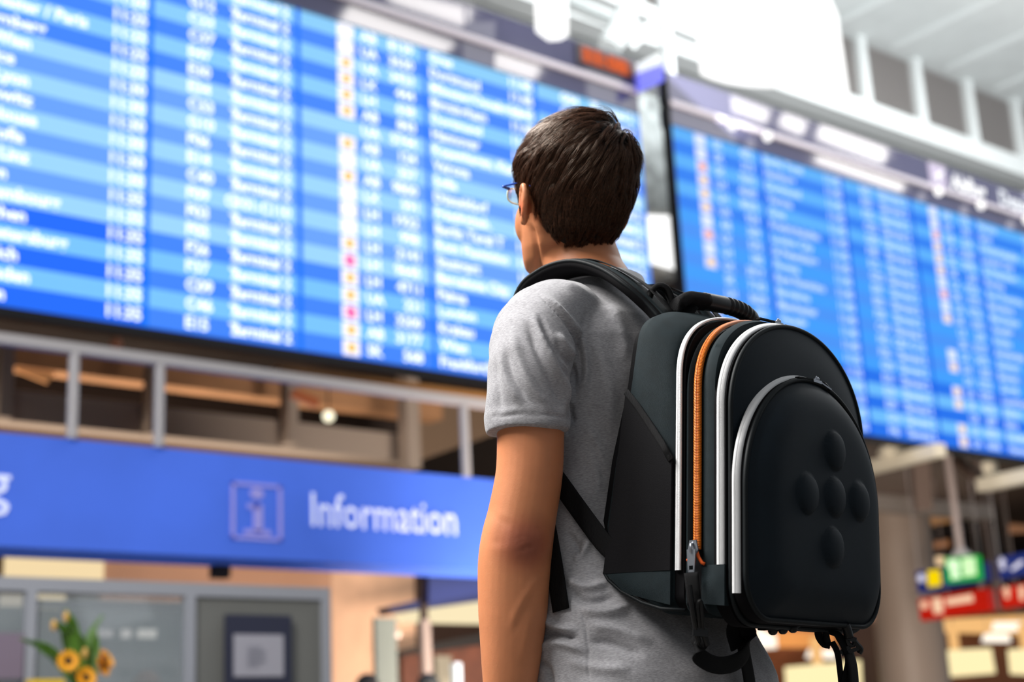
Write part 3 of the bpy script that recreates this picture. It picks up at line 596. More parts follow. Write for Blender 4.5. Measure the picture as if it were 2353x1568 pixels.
# ------------------------------------------------------------------ right side: column, signs, beams, shops
m_col = mat('column_beige', (142, 124, 112), .6, noise=.04, nscale=1)
A = atY(2075, 1400, 15.0); B_ = atY(2150, 1400, 15.0); rc = .55
t = tag(MB().tube([(A[0]+.1, 15.0, 0), (A[0]+.1, 15.0, atY(2060, 1180, 15)[2])], rc, 32).build('column', mat('column_beige2', (168, 152, 140), .5), smooth=True, angle=40), 'thick round beige column right of the backpack', 'column')
def px_x(name, pts, X, depth, m, label=None, cat=None, kind=None, parent=None, group=None):
    b = MB().prism([atX(x, y, X) for x, y in pts], (depth, 0, 0)); o = b.build(name, m, parent); fix_normals(o); return tag(o, label, cat, group, kind)
SX = 18.0
def rods(t, corners, X):
    for x, y in (corners[0], corners[1]):
        a = atX(x*.9+(corners[0][0]+corners[1][0])*.05, y+3, X+.07); MB().tube([a, (a[0], a[1], 6.0 if 'blue' in t.name else a[2]+.13)], .009, 6).build('suspension_wire', m_steel, t)
m_blue = mat('sign_blue', (24, 40, 112), .4, emit=.25); m_red = mat('sign_red', (172, 20, 4), .4, emit=.35)
def sign(name, corners, X, m, label, group=None):
    t = empty(name, tuple(atX(*corners[0], X)), label, 'sign', group); px_x('sign_box', corners, X, .15, m, parent=t); rods(t, corners, X); return t
sw = emis('sign_glyph_cool', (226, 222, 240), 1.0); sy = emis('sign_yellow', (252, 216, 0), 1.0); sp = emis('sign_glyph_warm', (248, 206, 170), 1.0)
def disc_x(name, x, y, r, m, parent, X, sq=1.0):
    c = atX(x, y, X-.03); MB().prism([c+np.array([0, r*math.cos(a), r*sq*math.sin(a)]) for a in np.linspace(0, 2*np.pi, 20, endpoint=False)], (.02, 0, 0)).build(name, m, parent)
t = sign('blue_direction_sign', [(2104, 1314), (2262, 1292), (2268, 1334), (2110, 1364)], SX, m_blue, 'blue direction sign with white and yellow symbols right of the column')
disc_x('white_symbol', 2116, 1329, .055, sw, t, SX)
px_x('yellow_symbol', [(2130, 1312), (2158, 1309), (2162, 1346), (2132, 1350)], SX-.03, .02, sy, parent=t)
t = sign('red_direction_sign', [(2110, 1378), (2268, 1352), (2276, 1404), (2116, 1428)], SX, m_red, 'red direction sign hanging below the blue sign with pale symbols')
disc_x('arrow_symbol', 2123, 1391, .055, sp, t, SX)
px_x('walker_symbol', [(2140, 1378), (2162, 1374), (2166, 1408), (2146, 1411)], SX-.03, .02, sp, parent=t)
px_x('sign_lettering', [(2172, 1377), (2232, 1366), (2235, 1383), (2176, 1392)], SX-.03, .02, sp, parent=t)
t = sign('blue_direction_sign', [(2290, 1282), (2400, 1262), (2400, 1312), (2296, 1332)], SX, m_blue, 'blue direction sign with white arrow at the right picture edge')
def arrow_x(x, y, h, m, parent, X):
    c = atX(x, y, X-.03); s_ = h
    MB().prism([c+np.array([0, a*s_, b2*s_]) for a, b2 in ((0, .9), (.6, .1), (.25, .1), (.25, -.8), (-.25, -.8), (-.25, .1), (-.6, .1))], (.02, 0, 0)).build('arrow_symbol', m, parent)
arrow_x(2302, 1296, .10, sw, t, SX)
px_x('escalator_symbol', [(2320, 1308), (2344, 1288), (2353, 1290), (2344, 1300), (2326, 1312)], SX-.03, .02, sw, parent=t)
t = sign('red_direction_sign', [(2296, 1352), (2400, 1334), (2400, 1382), (2302, 1400)], SX, m_red, 'red direction sign at the right picture edge with a pale arrow')
arrow_x(2312, 1362, .10, sp, t, SX); px_x('walker_symbol', [(2340, 1350), (2352, 1346), (2353, 1378), (2344, 1380)], SX-.03, .02, sp, parent=t)
# green exit sign on its pole
EX = 17.0
t = empty('exit_sign', tuple(atX(2210, 1300, EX)), 'green lit exit sign hanging on a pale pole from the ceiling', 'sign')
px_x('sign_box', [(2170, 1282), (2242, 1276), (2248, 1332), (2174, 1340)], EX, .12, emis('exit_green', (36, 176, 70), .9), parent=t)
px_x('exit_figure', [(2178, 1288), (2196, 1286), (2206, 1298), (2200, 1312), (2208, 1328), (2186, 1332), (2184, 1312), (2176, 1300)], EX-.02, .02, emis('exit_white', (222, 255, 206), 1.15), parent=t)
px_x('exit_door', [(2210, 1283), (2238, 1281), (2242, 1322), (2214, 1326)], EX-.02, .02, emis('exit_white2', (214, 250, 190), 1.1), parent=t)
p = atX(2208, 1276, EX+.06); z2 = atX(2176, 1040, EX+.06)
MB().tube([p+np.array([0, 0, -.02]), (p[0], p[1], 6.0)], .055, 12).build('hanging_pole', mat('pole_grey', (164, 152, 150), .4), t, smooth=True, angle=40)
MB().tube([p+np.array([0, 0, -.03]), p+np.array([0, 0, .10])], [.17, .05], 14).build('pole_foot', m_steel, t, smooth=True, angle=40)
# second upright, beams and braces under the right board
tag(MB().tube([atY(2290, 1400, 14.0)+np.array([0, 0, 6.0-atY(2290, 1400, 14.0)[2]]), atY(2290, 1400, 14.0)], .05, 12).build('steel_upright', mat('upright_grey', (150, 132, 124), .5), smooth=True, angle=40), 'thin grey upright between the left and right pairs of signs', 'post')
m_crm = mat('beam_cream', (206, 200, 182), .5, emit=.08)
def bpx(name, a, c, d1, d2, wd, m, label, group=None):
    o = MB().bar(at(*a, d1), at(*c, d2), wd, wd).build(name, m); return tag(o, label, 'beam', group)
bpx('white_beam', (1960, 1086), (2160, 1034), 20, 18, .16, m_crm, 'cream beam rising to the right from behind the backpack')
bpx('white_beam', (2030, 1024), (2075, 1050), 19, 19, .2, m_crm, 'short cream beam stub joining the beam beside the backpack')
bpx('white_beam', (2255, 1116), (2400, 1086), 20, 19, .18, m_crm, 'cream beam rising to the right picture edge')
bpx('white_beam', (2270, 1060), (2284, 1108), 20, 20, .15, m_crm, 'short cream upright on the beam at the right picture edge')
bpx('grey_brace', (2192, 1056), (2258, 1106), 21.5, 20, .12, mat('brace_brown', (120, 100, 90), .6), 'brown slanting brace between the cream beams')
bpx('grey_beam', (1960, 1152), (2270, 1180), 21, 23, .22, mat('beam_palegrey', (158, 150, 144), .6), 'pale grey horizontal beam behind the exit sign pole')
bpx('grey_post', (2113, 1060), (2122, 1172), 21.5, 21.5, .24, mat('post_brown', (110, 92, 84), .6), 'grey brown post left of the exit sign pole')
m_lbr = mat('louvre_brown', (86, 70, 64), .7, noise=.12, nscale=9, stretch=(.2, .2, 6))
panel_px('trim_109', [(1930, 1020), (2270, 1050), (2270, 1185), (1930, 1160)], 24.0, .1, m_lbr, kind=S)
panel_px('trim_110', [(2290, 1138), (2750, 1100), (2750, 1180), (2285, 1196)], 22.0, .1, mat('louvre_black', (40, 30, 28), .7), kind=S)
panel_px('trim_111', [(2118, 1222), (2290, 1192), (2290, 1206), (2120, 1240)], 21.0, .1, mat('slot_black', (34, 26, 26), .7), kind=S)
panel_px('trim_112', [(2105, 1178), (2190, 1178), (2186, 1200), (2110, 1216)], 21.2, .1, mat('orange_lit_patch', (206, 150, 98), .6, emit=.3), kind=S)  # ceiling patches, here and below: lit look put in as emission
panel_px('trim_113', [(2325, 1200), (2750, 1180), (2750, 1200), (2325, 1226)], 21.2, .1, mat('orange_lit_patch2', (184, 132, 96), .6, emit=.3), kind=S)
panel_px('trim_114', [(2115, 1252), (2180, 1240), (2184, 1256), (2118, 1268)], 21.2, .1, mat('orange_lit_patch3', (180, 126, 88), .6, emit=.3), kind=S)
panel_px('trim_115', [(1930, 1225), (2050, 1225), (2050, 1700), (1930, 1700)], 19.0, .1, mat('pinkish_wall', (118, 88, 78), .7), kind=S)
em_o = emis('shop_amber_glow', (246, 190, 122), 1.0); em_y = emis('shop_yellow', (255, 236, 180), 1.1); em_w = emis('shop_white', (255, 244, 226), 1.3)
panel_px('trim_116', [(2130, 1425), (2750, 1395), (2750, 1470), (2135, 1452)], 19.5, .1, em_o, kind=S)  # amber glow of the ceiling, put into the panel as emission
panel_px('trim_117', [(1690, 1450), (2030, 1452), (2030, 1490), (1690, 1486)], 19.5, .1, mat('amber_glow_mid', (226, 150, 82), .6, emit=.8), kind=S)  # same ceiling glow, held in the panel colour
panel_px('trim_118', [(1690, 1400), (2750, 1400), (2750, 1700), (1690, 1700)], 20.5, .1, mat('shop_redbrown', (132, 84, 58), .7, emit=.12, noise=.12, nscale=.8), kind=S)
for pts, lab in (([(2118, 1255), (2180, 1250), (2180, 1298), (2118, 1300)], None),
                 ([(2290, 1430), (2346, 1430), (2352, 1450), (2285, 1450)], 'upper of the two white shop lamps at the right edge'),
                 ([(2268, 1457), (2318, 1457), (2324, 1476), (2262, 1476)], 'lower of the two white shop lamps near the right edge'),
                 ([(1866, 1492), (1920, 1492), (1924, 1514), (1858, 1512)], 'white shop lamp seen beside the dangling backpack straps'),
                 ([(1740, 1440), (1784, 1462), (1786, 1490), (1750, 1492)], 'white shop lamp between the shirt and the backpack underside')):
    if lab:
        a = atY(*pts[0], 18.5); c = atY(*pts[1], 18.5); t = empty('shop_lamp', tuple(a), lab, 'lamp', 'white shop ceiling lamps'); panel_px('lamp_diffuser', pts, 18.5, .08, em_w, parent=t)
        for q in (a, c): MB().tube([(q[0]*.9+(a[0]+c[0])*.05, 18.54, q[2]-.04), (q[0]*.9+(a[0]+c[0])*.05, 18.54, 6.0)], .006, 6).build('suspension_wire', m_steel, t)
def lightbox(pts, lab, Y=18.0):
    t = empty('shop_light_box', tuple(atY(*pts[0], Y)), lab, 'light box', 'yellow shop light boxes'); o = MB().prism([atY(x, y, Y) for x, y in pts], (0, .2, 0)).build('lit_box', em_y, t); fix_normals(o)
    cx_ = (pts[0][0]+pts[1][0])/2-20; a = atY(cx_, pts[0][1]+4, Y+.1); MB().bar(a, a+np.array([0, 0, .55]), .14, .14).build('hanger', em_o, t); MB().tube([a+np.array([0, 0, .5]), (a[0], a[1], 6.0)], .01, 6).build('suspension_wire', m_steel, t)
lightbox([(2152, 1496), (2278, 1490), (2288, 1548), (2160, 1558)], 'yellow lit box hanging below the red sign')
lightbox([(2334, 1492), (2420, 1490), (2420, 1552), (2340, 1548)], 'yellow lit box cut by the right picture edge')
lightbox([(1822, 1532), (1978, 1518), (1984, 1640), (1830, 1640)], 'yellow lit box behind the dangling backpack straps')
o_ = panel_px('warm_lamp', [(2122, 1282), (2170, 1279), (2170, 1298), (2124, 1300)], 20.0, .08, emis('lamp_peach', (252, 214, 168), 1.0), 'peach coloured lamp above the yellow sign symbol', 'lamp'); a = atY(2146, 1282, 20.04); w_ = MB().tube([a+np.array([0, 0, -.02]), (a[0], a[1], 6.0)], .008, 6).build('suspension_wire', m_steel, bpy.data.objects[o_.name])
on('trim_119', 2262, 1395, 2750, 1420, 19.0, mat('soffit_grey', (150, 140, 128), .6), kind=S)
# ================================================================== THE VISITOR
BAZ = math.radians(-12)
bF = np.array([math.sin(BAZ), math.cos(BAZ), 0]); bR = np.array([math.cos(BAZ), -math.sin(BAZ), 0]); bZ = np.array([0, 0, 1.])
TO = at(1322, 600, 2.2)-.05*bF; TO[2] = 0
def PB(x, y, z): return TO+x*bR+y*bF+z*bZ
def ringb(cx, cy, z, a, b, e=2.0, n=48, tilt=0):
    th = np.linspace(0, 2*np.pi, n, endpoint=False); c, s = np.cos(th), np.sin(th)
    x = a*np.sign(c)*abs(c)**(2/e); y = b*np.sign(s)*abs(s)**(2/e)
    return np.array([PB(cx+xx, cy+yy, z+tilt*yy) for xx, yy in zip(x, y)])
def limb(path, radii, n=20, n_s=None, ref=None):
    """rings round a limb path (person frame); radii (side, fore-aft)"""
    P = np.array([PB(*p) for p in path]); k = n_s or len(P)*4; ts = np.linspace(0, len(P)-1, k); Q = spline(P, k)
    ra = np.array([np.interp(ts, range(len(P)), [r[0] for r in radii]), np.interp(ts, range(len(P)), [r[1] for r in radii])]).T
    ra = np.array([np.convolve(np.pad(ra[:, j], 2, 'edge'), [.1, .2, .4, .2, .1], 'valid') for j in (0, 1)]).T
    t = np.gradient(Q, axis=0); out = []; rf = bR if ref is None else ref
    for i in range(k):
        tt = t[i]/np.linalg.norm(t[i]); a = rf-tt*(rf@tt); a /= np.linalg.norm(a); b = np.cross(tt, a); th = np.linspace(0, 2*np.pi, n, endpoint=False)
        out.append(Q[i]+ra[i, 0]*np.cos(th)[:, None]*a+ra[i, 1]*np.sin(th)[:, None]*b)
    return out
m_skin = mat('skin', (200, 130, 90), .48, noise=.05, nscale=14, bump=.12, bscale=420, sss=.12, spec=.35)
person = empty('person', tuple(TO), 'person with short dark hair in a grey t-shirt standing with their back to the camera', 'person')

# head frame
HAZ = math.radians(8); HP = math.radians(12)
_f = np.array([math.sin(HAZ), math.cos(HAZ), 0]); hR = np.array([math.cos(HAZ), -math.sin(HAZ), 0])
hF = math.cos(HP)*_f+math.sin(HP)*bZ; hZ = math.cos(HP)*bZ-math.sin(HP)*_f
HO = at(1314, 446, 2.2); HSC = .93
def PH(x, y, z): return HO+HSC*(x*hR+y*hF+z*hZ)
HS = [(-.128, .074, .018, .014, 2), (-.120, .066, .034, .028, 2.2), (-.108, .040, .047, .056, 2.2), (-.088, .020, .058, .076, 2.2), (-.062, .006, .066, .090, 2.2), (-.035, .000, .071, .097, 2.15), (-.01, -.004, .075, .1, 2.1),
      (.02, -.006, .0765, .101, 2.1), (.05, -.008, .073, .097, 2.1), (.08, -.01, .061, .082, 2.0), (.1, -.012, .045, .062, 2.0), (.112, -.012, .026, .038, 2), (.1165, -.012, .008, .012, 2)]
def head_rings(n=72, grow=None, dense=5):
    zs = np.array([s[0] for s in HS]); zz = np.linspace(zs[0], zs[-1], len(HS)*dense); out = []
    for z in zz:
        cy, a, b, e = [np.interp(z, zs, [s[i] for s in HS]) for i in (1, 2, 3, 4)]
        th = np.linspace(0, 2*np.pi, n, endpoint=False); c, s = np.cos(th), np.sin(th)
        out.append(np.stack([a*np.sign(c)*abs(c)**(2/e), cy+b*np.sign(s)*abs(s)**(2/e), np.full(n, z)], 1))
    return out
def toW(L): return HO+HSC*(L[:, :1]*hR+L[:, 1:2]*hF+L[:, 2:3]*hZ)
HAX = np.array([hR, hF, hZ])
sk = MB(); sk.loft([toW(r) for r in head_rings()])
# face: brow, nose, lips, chin, cheeks (turned away from the camera)
sk.ell(PH(0, .088, .012), HAX, (.052, .014, .010)); sk.ell(PH(0, .094, -.004), HAX, (.009, .014, .02)); sk.ell(PH(0, .104, -.032), HAX, (.014, .016, .012))
sk.ell(PH(0, .096, -.018), HAX, (.010, .016, .022)); sk.ell(PH(0, .092, -.060), HAX, (.024, .010, .0055)); sk.ell(PH(0, .090, -.069), HAX, (.021, .010, .006)); sk.ell(PH(0, .084, -.1), HAX, (.018, .010, .014))
for s in (-1, 1):
    sk.ell(PH(s*.043, .060, -.044), HAX, (.019, .022, .034)); sk.ell(PH(s*.042, .034, -.084), HAX, (.012, .034, .020))
# neck and hidden trunk
nk = []
for i, (z, cx, cy, a, b) in enumerate([(1.36, 0, -.01, .13, .083), (1.42, 0, -.01, .130, .073), (1.46, 0, -.005, .092, .064), (1.49, 0, .006, .068, .060), (1.52, .001, .022, .061, .060), (1.55, .002, .038, .058, .058), (1.58, .0, .046, .0565, .058), (1.61, -.002, .05, .056, .058), (1.65, -.006, .05, .055, .055), (1.68, -.01, .045, .05, .05)]):
    nk.append(ringb(cx, cy, z, a, b, 2.1))
sk.loft(nk)
sk.loft([ringb(0, -.01, z, a, b) for z, a, b in ((.86, .14, .10), (1.0, .135, .10), (1.12, .13, .085), (1.25, .122, .088), (1.38, .13, .085))])
def arm(side):
    s = side
    pth = [(s*.13, -.002, 1.425), (s*.178, -.004, 1.40), (s*.202, -.010, 1.33), (s*.204, -.009, 1.275), (s*.204, -.003, 1.21), (s*.206, .011, 1.155), (s*.208, .019, 1.125), (s*.208, .027, 1.09), (s*.206, .035, 1.03), (s*.204, .043, .975), (s*.200, .053, .92), (s*.192, .066, .865), (s*.184, .078, .83)]
    rad = [(.05, .05), (.05, .052), (.046, .048), (.042, .046), (.041, .045), (.043, .0455), (.046, .0475), (.046, .0485), (.0425, .046), (.037, .0395), (.031, .032), (.025, .029), (.024, .030)]
    sk.loft(limb(pth, rad, 28))
    # elbow point and forearm tendon
    sk.ell(PB(s*.208, -.001, 1.130), np.array([bR, bF, bZ]), (.030, .030, .055)); sk.ell(PB(s*.212, .031, 1.112), np.array([bR, bF, bZ]), (.034, .034, .07))
    # hand: palm, fingers, thumb
    sk.loft(limb([(s*.180, .08, .84), (s*.180, .085, .80), (s*.178, .09, .765), (s*.176, .092, .735)], [(.017, .027), (.016, .038), (.0155, .042), (.012, .040)], 20, 12))
    for k, (dy, L) in enumerate(((.030, .07), (.011, .08), (-.009, .075), (-.028, .058))):
        x0, y0, z0 = s*.176, .092+dy, .742
        sk.loft(limb([(x0, y0, z0), (x0-s*.004, y0+.002, z0-L*.42), (x0-s*.014, y0+.002, z0-L*.75), (x0-s*.026, y0+.001, z0-L*.98)], [(.0085, .0088), (.008, .0082), (.0072, .0075), (.0055, .006)], 12, 12))
    sk.loft(limb([(s*.176, .112, .80), (s*.168, .136, .775), (s*.160, .144, .75), (s*.152, .146, .728)], [(.012, .012), (.010, .010), (.009, .009), (.0065, .0065)], 12, 12))
arm(-1); arm(1)
# ears
def ear(s):
    c0 = np.array([s*(.080 if s < 0 else .073), -.002, -.030]); out = (np.array([s*.80, -.50, 0])); out /= np.linalg.norm(out)
    pts = []
    for a in np.linspace(math.radians(-78), math.radians(205), 15):
        u = math.cos(a)*.015; v_ = math.sin(a)*.0235
        pts.append(PH(*(c0+np.array([0, 0, v_+.004])+out*(.017+.0065*math.cos(a-.5))+np.array([0, -u*.75+.002, 0])*1.0)))
    sk.tube(spline(pts, 30), np.linspace(.0052, .0042, 30), 10)
    n_ = np.cross(out, (0, 0, 1)); n_ /= np.linalg.norm(n_)
    sk.ell(PH(*(c0+out*.008+np.array([0, 0, .002]))), np.array([out[0]*hR+out[1]*hF, n_[0]*hR+n_[1]*hF, hZ]), (.016, .0058, .022))
    sk.ell(PH(*(c0+out*.009+np.array([0, .004, -.024]))), HAX, (.006, .007, .010))
ear(-1); ear(1)
v, me = remeshed(sk, .0027, 7, .5)
def pxy(v):
    pr = v-CAM; d = pr@c_f; return 1176.5+FPX*(pr@c_r)/d, 784-FPX*(pr@c_u)/d
put(me, v); n = norms(me)
v = folds(me, v, [([(1262, 1568), (1200, 1568)], 1, 0),
    ([(1246, 1318), (1222, 1350), (1190, 1400), (1168, 1460)], 9, 1.1), ([(1232, 1400), (1212, 1450), (1196, 1530)], 8, 1.0), ([(1238, 1355), (1205, 1405), (1180, 1460)], 9, -.8), ([(1216, 512), (1228, 545), (1236, 585), (1239, 640)], 6, -4.5), ([(1238, 540), (1248, 590), (1252, 640)], 12, 1.6),
    
    ([(1160, 1275), (1205, 1250), (1250, 1228)], 26, 1.4), ([(1166, 1188), (1148, 1222), (1144, 1262)], 20, -1.0), ([(1196, 1264), (1214, 1258), (1226, 1258)], 7, -.9), ([(1180, 1243), (1200, 1234), (1222, 1232)], 3, -.35), ([(1176, 1272), (1196, 1266), (1212, 1268)], 3, -.35), ([(1184, 1252), (1204, 1243), (1222, 1241)], 3, -.35)])
put(me, v-TO); me.materials.append(m_skin)
body = link('body', me, person, smooth=True)
# elbow skin redness and two small moles are marks of the skin itself
m2 = mat('skin_mark', (150, 88, 66), .6)
nt = m_skin.node_tree; bs = nt.nodes['Principled BSDF']; src = bs.inputs['Base Color'].links[0].from_socket
def blot(center, r, col, fac, src):
    g = nt.nodes.new('ShaderNodeNewGeometry'); ds = nt.nodes.new('ShaderNodeVectorMath'); ds.operation = 'DISTANCE'; ds.inputs[1].default_value = tuple(center); nt.links.new(g.outputs['Position'], ds.inputs[0])
    mr = nt.nodes.new('ShaderNodeMapRange'); mr.inputs['From Min'].default_value = r*.3; mr.inputs['From Max'].default_value = r; mr.inputs['To Min'].default_value = fac; mr.inputs['To Max'].default_value = 0; mr.interpolation_type = 'SMOOTHSTEP'; nt.links.new(ds.outputs['Value'], mr.inputs['Value'])
    mx = nt.nodes.new('ShaderNodeMix'); mx.data_type = 'RGBA'; mx.inputs[7].default_value = lin(col); nt.links.new(mr.outputs[0], mx.inputs[0]); nt.links.new(src, mx.inputs[6]); return mx.outputs[2]
elb = at(1205, 1250, 1.872); src = blot(elb, .052, (160, 82, 58), .7, src); src = blot(at(1205, 1254, 1.872), .036, (122, 66, 56), .5, src)
for mx_, my_ in ((1287, 1030), (1251, 1054)): src = blot(at(mx_, my_, 1.888), .0045, (90, 40, 26), .95, src)
src = blot(PH(-.093, -.012, -.034), .020, (196, 70, 30), .6, src)
nt.links.new(src, bs.inputs['Base Color'])

# eyes (turned away)
for s in (-1, 1):
    e = MB().ell(PH(s*.032, .083, -.006), HAX, (.012, .012, .012)).build('eye', mat('eye_white', (236, 232, 226), .2), person, smooth=True)
    MB().ell(PH(s*.032, .0925, -.005), HAX, (.0055, .0035, .0055)).build('iris', mat('iris_brown', (62, 38, 22), .2), e, smooth=True)
# ---------------- hair
def sstep(x, a, b): t_ = np.clip((x-a)/(b-a), 0, 1); return t_*t_*(3-2*t_)
def hair_w(L):
    x, y, z = L[:, 0], L[:, 1], L[:, 2]; ax = abs(x)
    front = sstep(z, .030, .042)                                     # forehead line for the front half
    side = sstep(z, -.052, -.040)*sstep(-y, -.036, -.026)            # sideburn
    above = sstep(z, -.008, .000)
    behind_lim = np.where(y < -.045, -.104, -.104+(.104-.030)*sstep(y, -.045, -.010))
    back = sstep(z, -.006, .006) if False else (z > behind_lim)*1.0*sstep(z-behind_lim, 0, .008)
    w_ = np.where(y > .050, front*sstep(y, 2, 1)*0+front, 0)
    sb = (y > .006)*(y <= .036)*side; mid = (y > .006)*(y <= .05)*above
    w_ = np.maximum(w_, np.maximum(sb, mid)); w_ = np.maximum(w_, (y <= .006)*back)
    earhole = (ax > .06)*np.exp(-(((y+.004)/.016)**4+((z+.034)/.024)**4))
    return np.clip(w_-earhole, 0, 1)
def thick(L):
    x, y, z = L[:, 0], L[:, 1], L[:, 2]
    t_ = .0065+.007*sstep(z, -.02, .07)+.006*sstep(y, 0, .08)*sstep(z, .02, .06)
    t_ = t_+.003*sstep(z, -.06, -.01)*sstep(-y, .02, .07)+.004*np.sin(x*90+1)*np.sin(z*70)*sstep(z, 0, .05)*.4
    t_ = np.where(z < -.06, .0065, t_); return t_
hr_ = head_rings(110, dense=6); L = np.vstack(hr_); k_ = 110; nr_ = len(hr_)
hm = MB(); hm.loft(hr_); tmp = bpy.data.meshes.new('t'); tmp.from_pydata(L.tolist(), [], hm.f); tmp.update(); nn = norms(tmp)
cen = np.array([0, -.005, 0]); flip = np.sign((nn*(L-cen)).sum(1)); nn *= flip[:, None]
W_ = hair_w(L); TH = thick(L)
Wg = W_.reshape(nr_, k_)
for _ in range(2): Wg = (Wg+np.roll(Wg, 1, 1)+np.roll(Wg, -1, 1)+np.vstack([Wg[:1], Wg[:-1]])+np.vstack([Wg[1:], Wg[-1:]]))/5
W_ = Wg.ravel(); Lh = L+nn*(W_*(TH-.004)-(1-W_)*.006)[:, None]
cap = MB(); cap.v = [toW(Lh)]; cap.f = hm.f; cap.m = [0]*len(hm.f); cap.n = len(Lh)
bvh = BVHTree.FromPolygons([tuple(p) for p in Lh], [f for f in hm.f])
# strands: locks of tapered slivers combed from the crown whorl
WH = np.array([.034, -.060, .084])
idx = np.where(W_ > .5)[0]; pw = np.cos(np.clip((L[idx, 2]+.005)/.125, -1, 1)*1.45)+.08; pw /= pw.sum()
def guide(p0):
    hit = bvh.find_nearest(Vector(p0)); p = np.array(hit[0]); nrm = np.array(hit[1])
    if nrm@(p-cen) < 0: nrm = -nrm
    z = p[2]; low = float(np.clip((.035-z)/.09, 0, 1)); away = p-WH; da = np.linalg.norm(away)+1e-6; away /= da
    sw = np.cross(nrm, away); dirv = away+sw*.5*math.exp(-da/.03)+np.array([0, .45*(1-low), -.25-1.0*low])*min(1, da/.05)
    cl = math.sin(p[0]*150+3*math.sin(z*80+p[1]*50))*.16*(1-.4*low); dirv = dirv+np.cross(nrm, dirv)*cl+rng.normal(0, .08, 3)
    dirv -= nrm*(dirv@nrm); dirv /= np.linalg.norm(dirv)
    Ls = (.044+.022*rng.random())*(1-.62*low)
    if z < -.07: Ls = .012+.006*rng.random()
    near = math.exp(-(da/.028)**2)
    lift = ((.0010+.0095*rng.random()**1.4)*(1-.45*low)+.011*near*rng.random()); K = 6; pts = [p-nrm*.003]; q = p; nr = [nrm]
    for j in range(1, K+1):
        u = j/K; q = q+dirv*Ls/K; h = bvh.find_nearest(Vector(q)); nq = np.array(h[1]); hp_ = np.array(h[0])
        if nq@(hp_-cen) < 0: nq = -nq
        lf = lift*math.sin(min(u*1.5, 1)*math.pi/2)-lift*.55*max(0, u-.55)*(0 if near > .5 and lift > .009 else 1)
        pts.append(hp_+nq*lf); nr.append(nq); q = hp_; dirv = dirv+rng.normal(0, .05, 3)-np.array([0, 0, .10]); dirv -= nq*(dirv@nq); dirv /= np.linalg.norm(dirv)
    return np.array(pts), np.array(nr)
NG = 2300; GR = Lh[rng.choice(idx, NG, p=pw)]+rng.normal(0, .0016, (NG, 3)); G = [guide(p) for p in GR]
GP = np.array([g_[0] for g_ in G]); GN = np.array([g_[1] for g_ in G]); PER = 26; K1 = 7; u = np.linspace(0, 1, K1)
cap_t = []; SVv = []; cnt = 0; sf = []
lock_w = .0030
for i in range(PER):
    th = rng.uniform(0, 2*np.pi, NG); r_ = lock_w*np.sqrt(rng.random(NG))*1.25
    t0 = GP[:, 2]-GP[:, 0]; t0 /= np.linalg.norm(t0, axis=1)[:, None]+1e-9; sd0 = np.cross(t0, GN[:, 0]); sd0 /= np.linalg.norm(sd0, axis=1)[:, None]+1e-9
    off = sd0*(r_*np.cos(th))[:, None]; offn = (r_*np.sin(th))*.45; taper = (1-.62*u**1.5)
    P_ = GP+off[:, None, :]*taper[None, :, None]+GN*(offn[:, None]*taper[None, :])[:, :, None]
    P_ = P_+rng.normal(0, .0007, P_.shape)*u[None, :, None]; ln = rng.uniform(.75, 1.12, NG)
    P_ = P_[:, :1]+(P_-P_[:, :1])*ln[:, None, None]
    tg = np.gradient(P_, axis=1); tg /= np.linalg.norm(tg, axis=2)[:, :, None]+1e-9; sd = np.cross(tg, GN); wd = (.00032+.00042*rng.random(NG)**2)[:, None]*np.array([.8, 1, 1, 1, .85, .6, .08])[None, :]
    a_ = P_+sd*wd[:, :, None]/2; b_ = P_-sd*wd[:, :, None]/2; c_ = P_+GN*wd[:, :, None]*.6
    SVv.append(np.stack([a_, c_, b_], 2).reshape(-1, 3))
tot = NG*PER
base = (np.arange(tot)*K1*3)[:, None, None]+(np.arange(K1-1)*3)[None, :, None]
q1 = np.stack([base+0, base+1, base+4, base+3], -1).reshape(-1, 4); q2 = np.stack([base+1, base+2, base+5, base+4], -1).reshape(-1, 4)
cap.add(toW(np.vstack(SVv)), [tuple(x) for x in np.vstack([q1, q2]).tolist()], 1)
m_hair = mat('hair_cap', (18, 12, 10), .8)
m_str = mat('hair_strand', (58, 35, 24), .40, noise=.4, nscale=300, spec=.5)
m_str.node_tree.nodes['Principled BSDF'].inputs['Specular Tint'].default_value = (1, .78, .6, 1)
hair = cap.build('hair', [m_hair, m_str], person, smooth=True)

# ---------------- shirt
tt = MB()
TS = [(.80, 0, -.035, .205, .150), (.90, 0, -.035, .198, .148), (.95, 0, -.034, .190, .143), (1.0, 0, -.025, .184, .128), (1.06, 0, -.012, .178, .108), (1.12, 0, -.003, .168, .1), (1.2, 0, 0, .156, .104), (1.3, 0, 0, .150, .114), (1.36, 0, -.002, .160, .112), (1.40, 0, -.003, .165, .104), (1.435, 0, -.003, .150, .090), (1.462, 0, 0, .116, .077), (1.485, 0, .004, .088, .071), (1.505, 0, .012, .069, .066)]
zs = [s[0] for s in TS]; rg = []
for z in np.linspace(.80, 1.505, 40): rg.append(ringb(*[np.interp(z, zs, [s[i] for s in TS]) for i in (1, 2)], z, *[np.interp(z, zs, [s[i] for s in TS]) for i in (3, 4)], 2.3, 64))
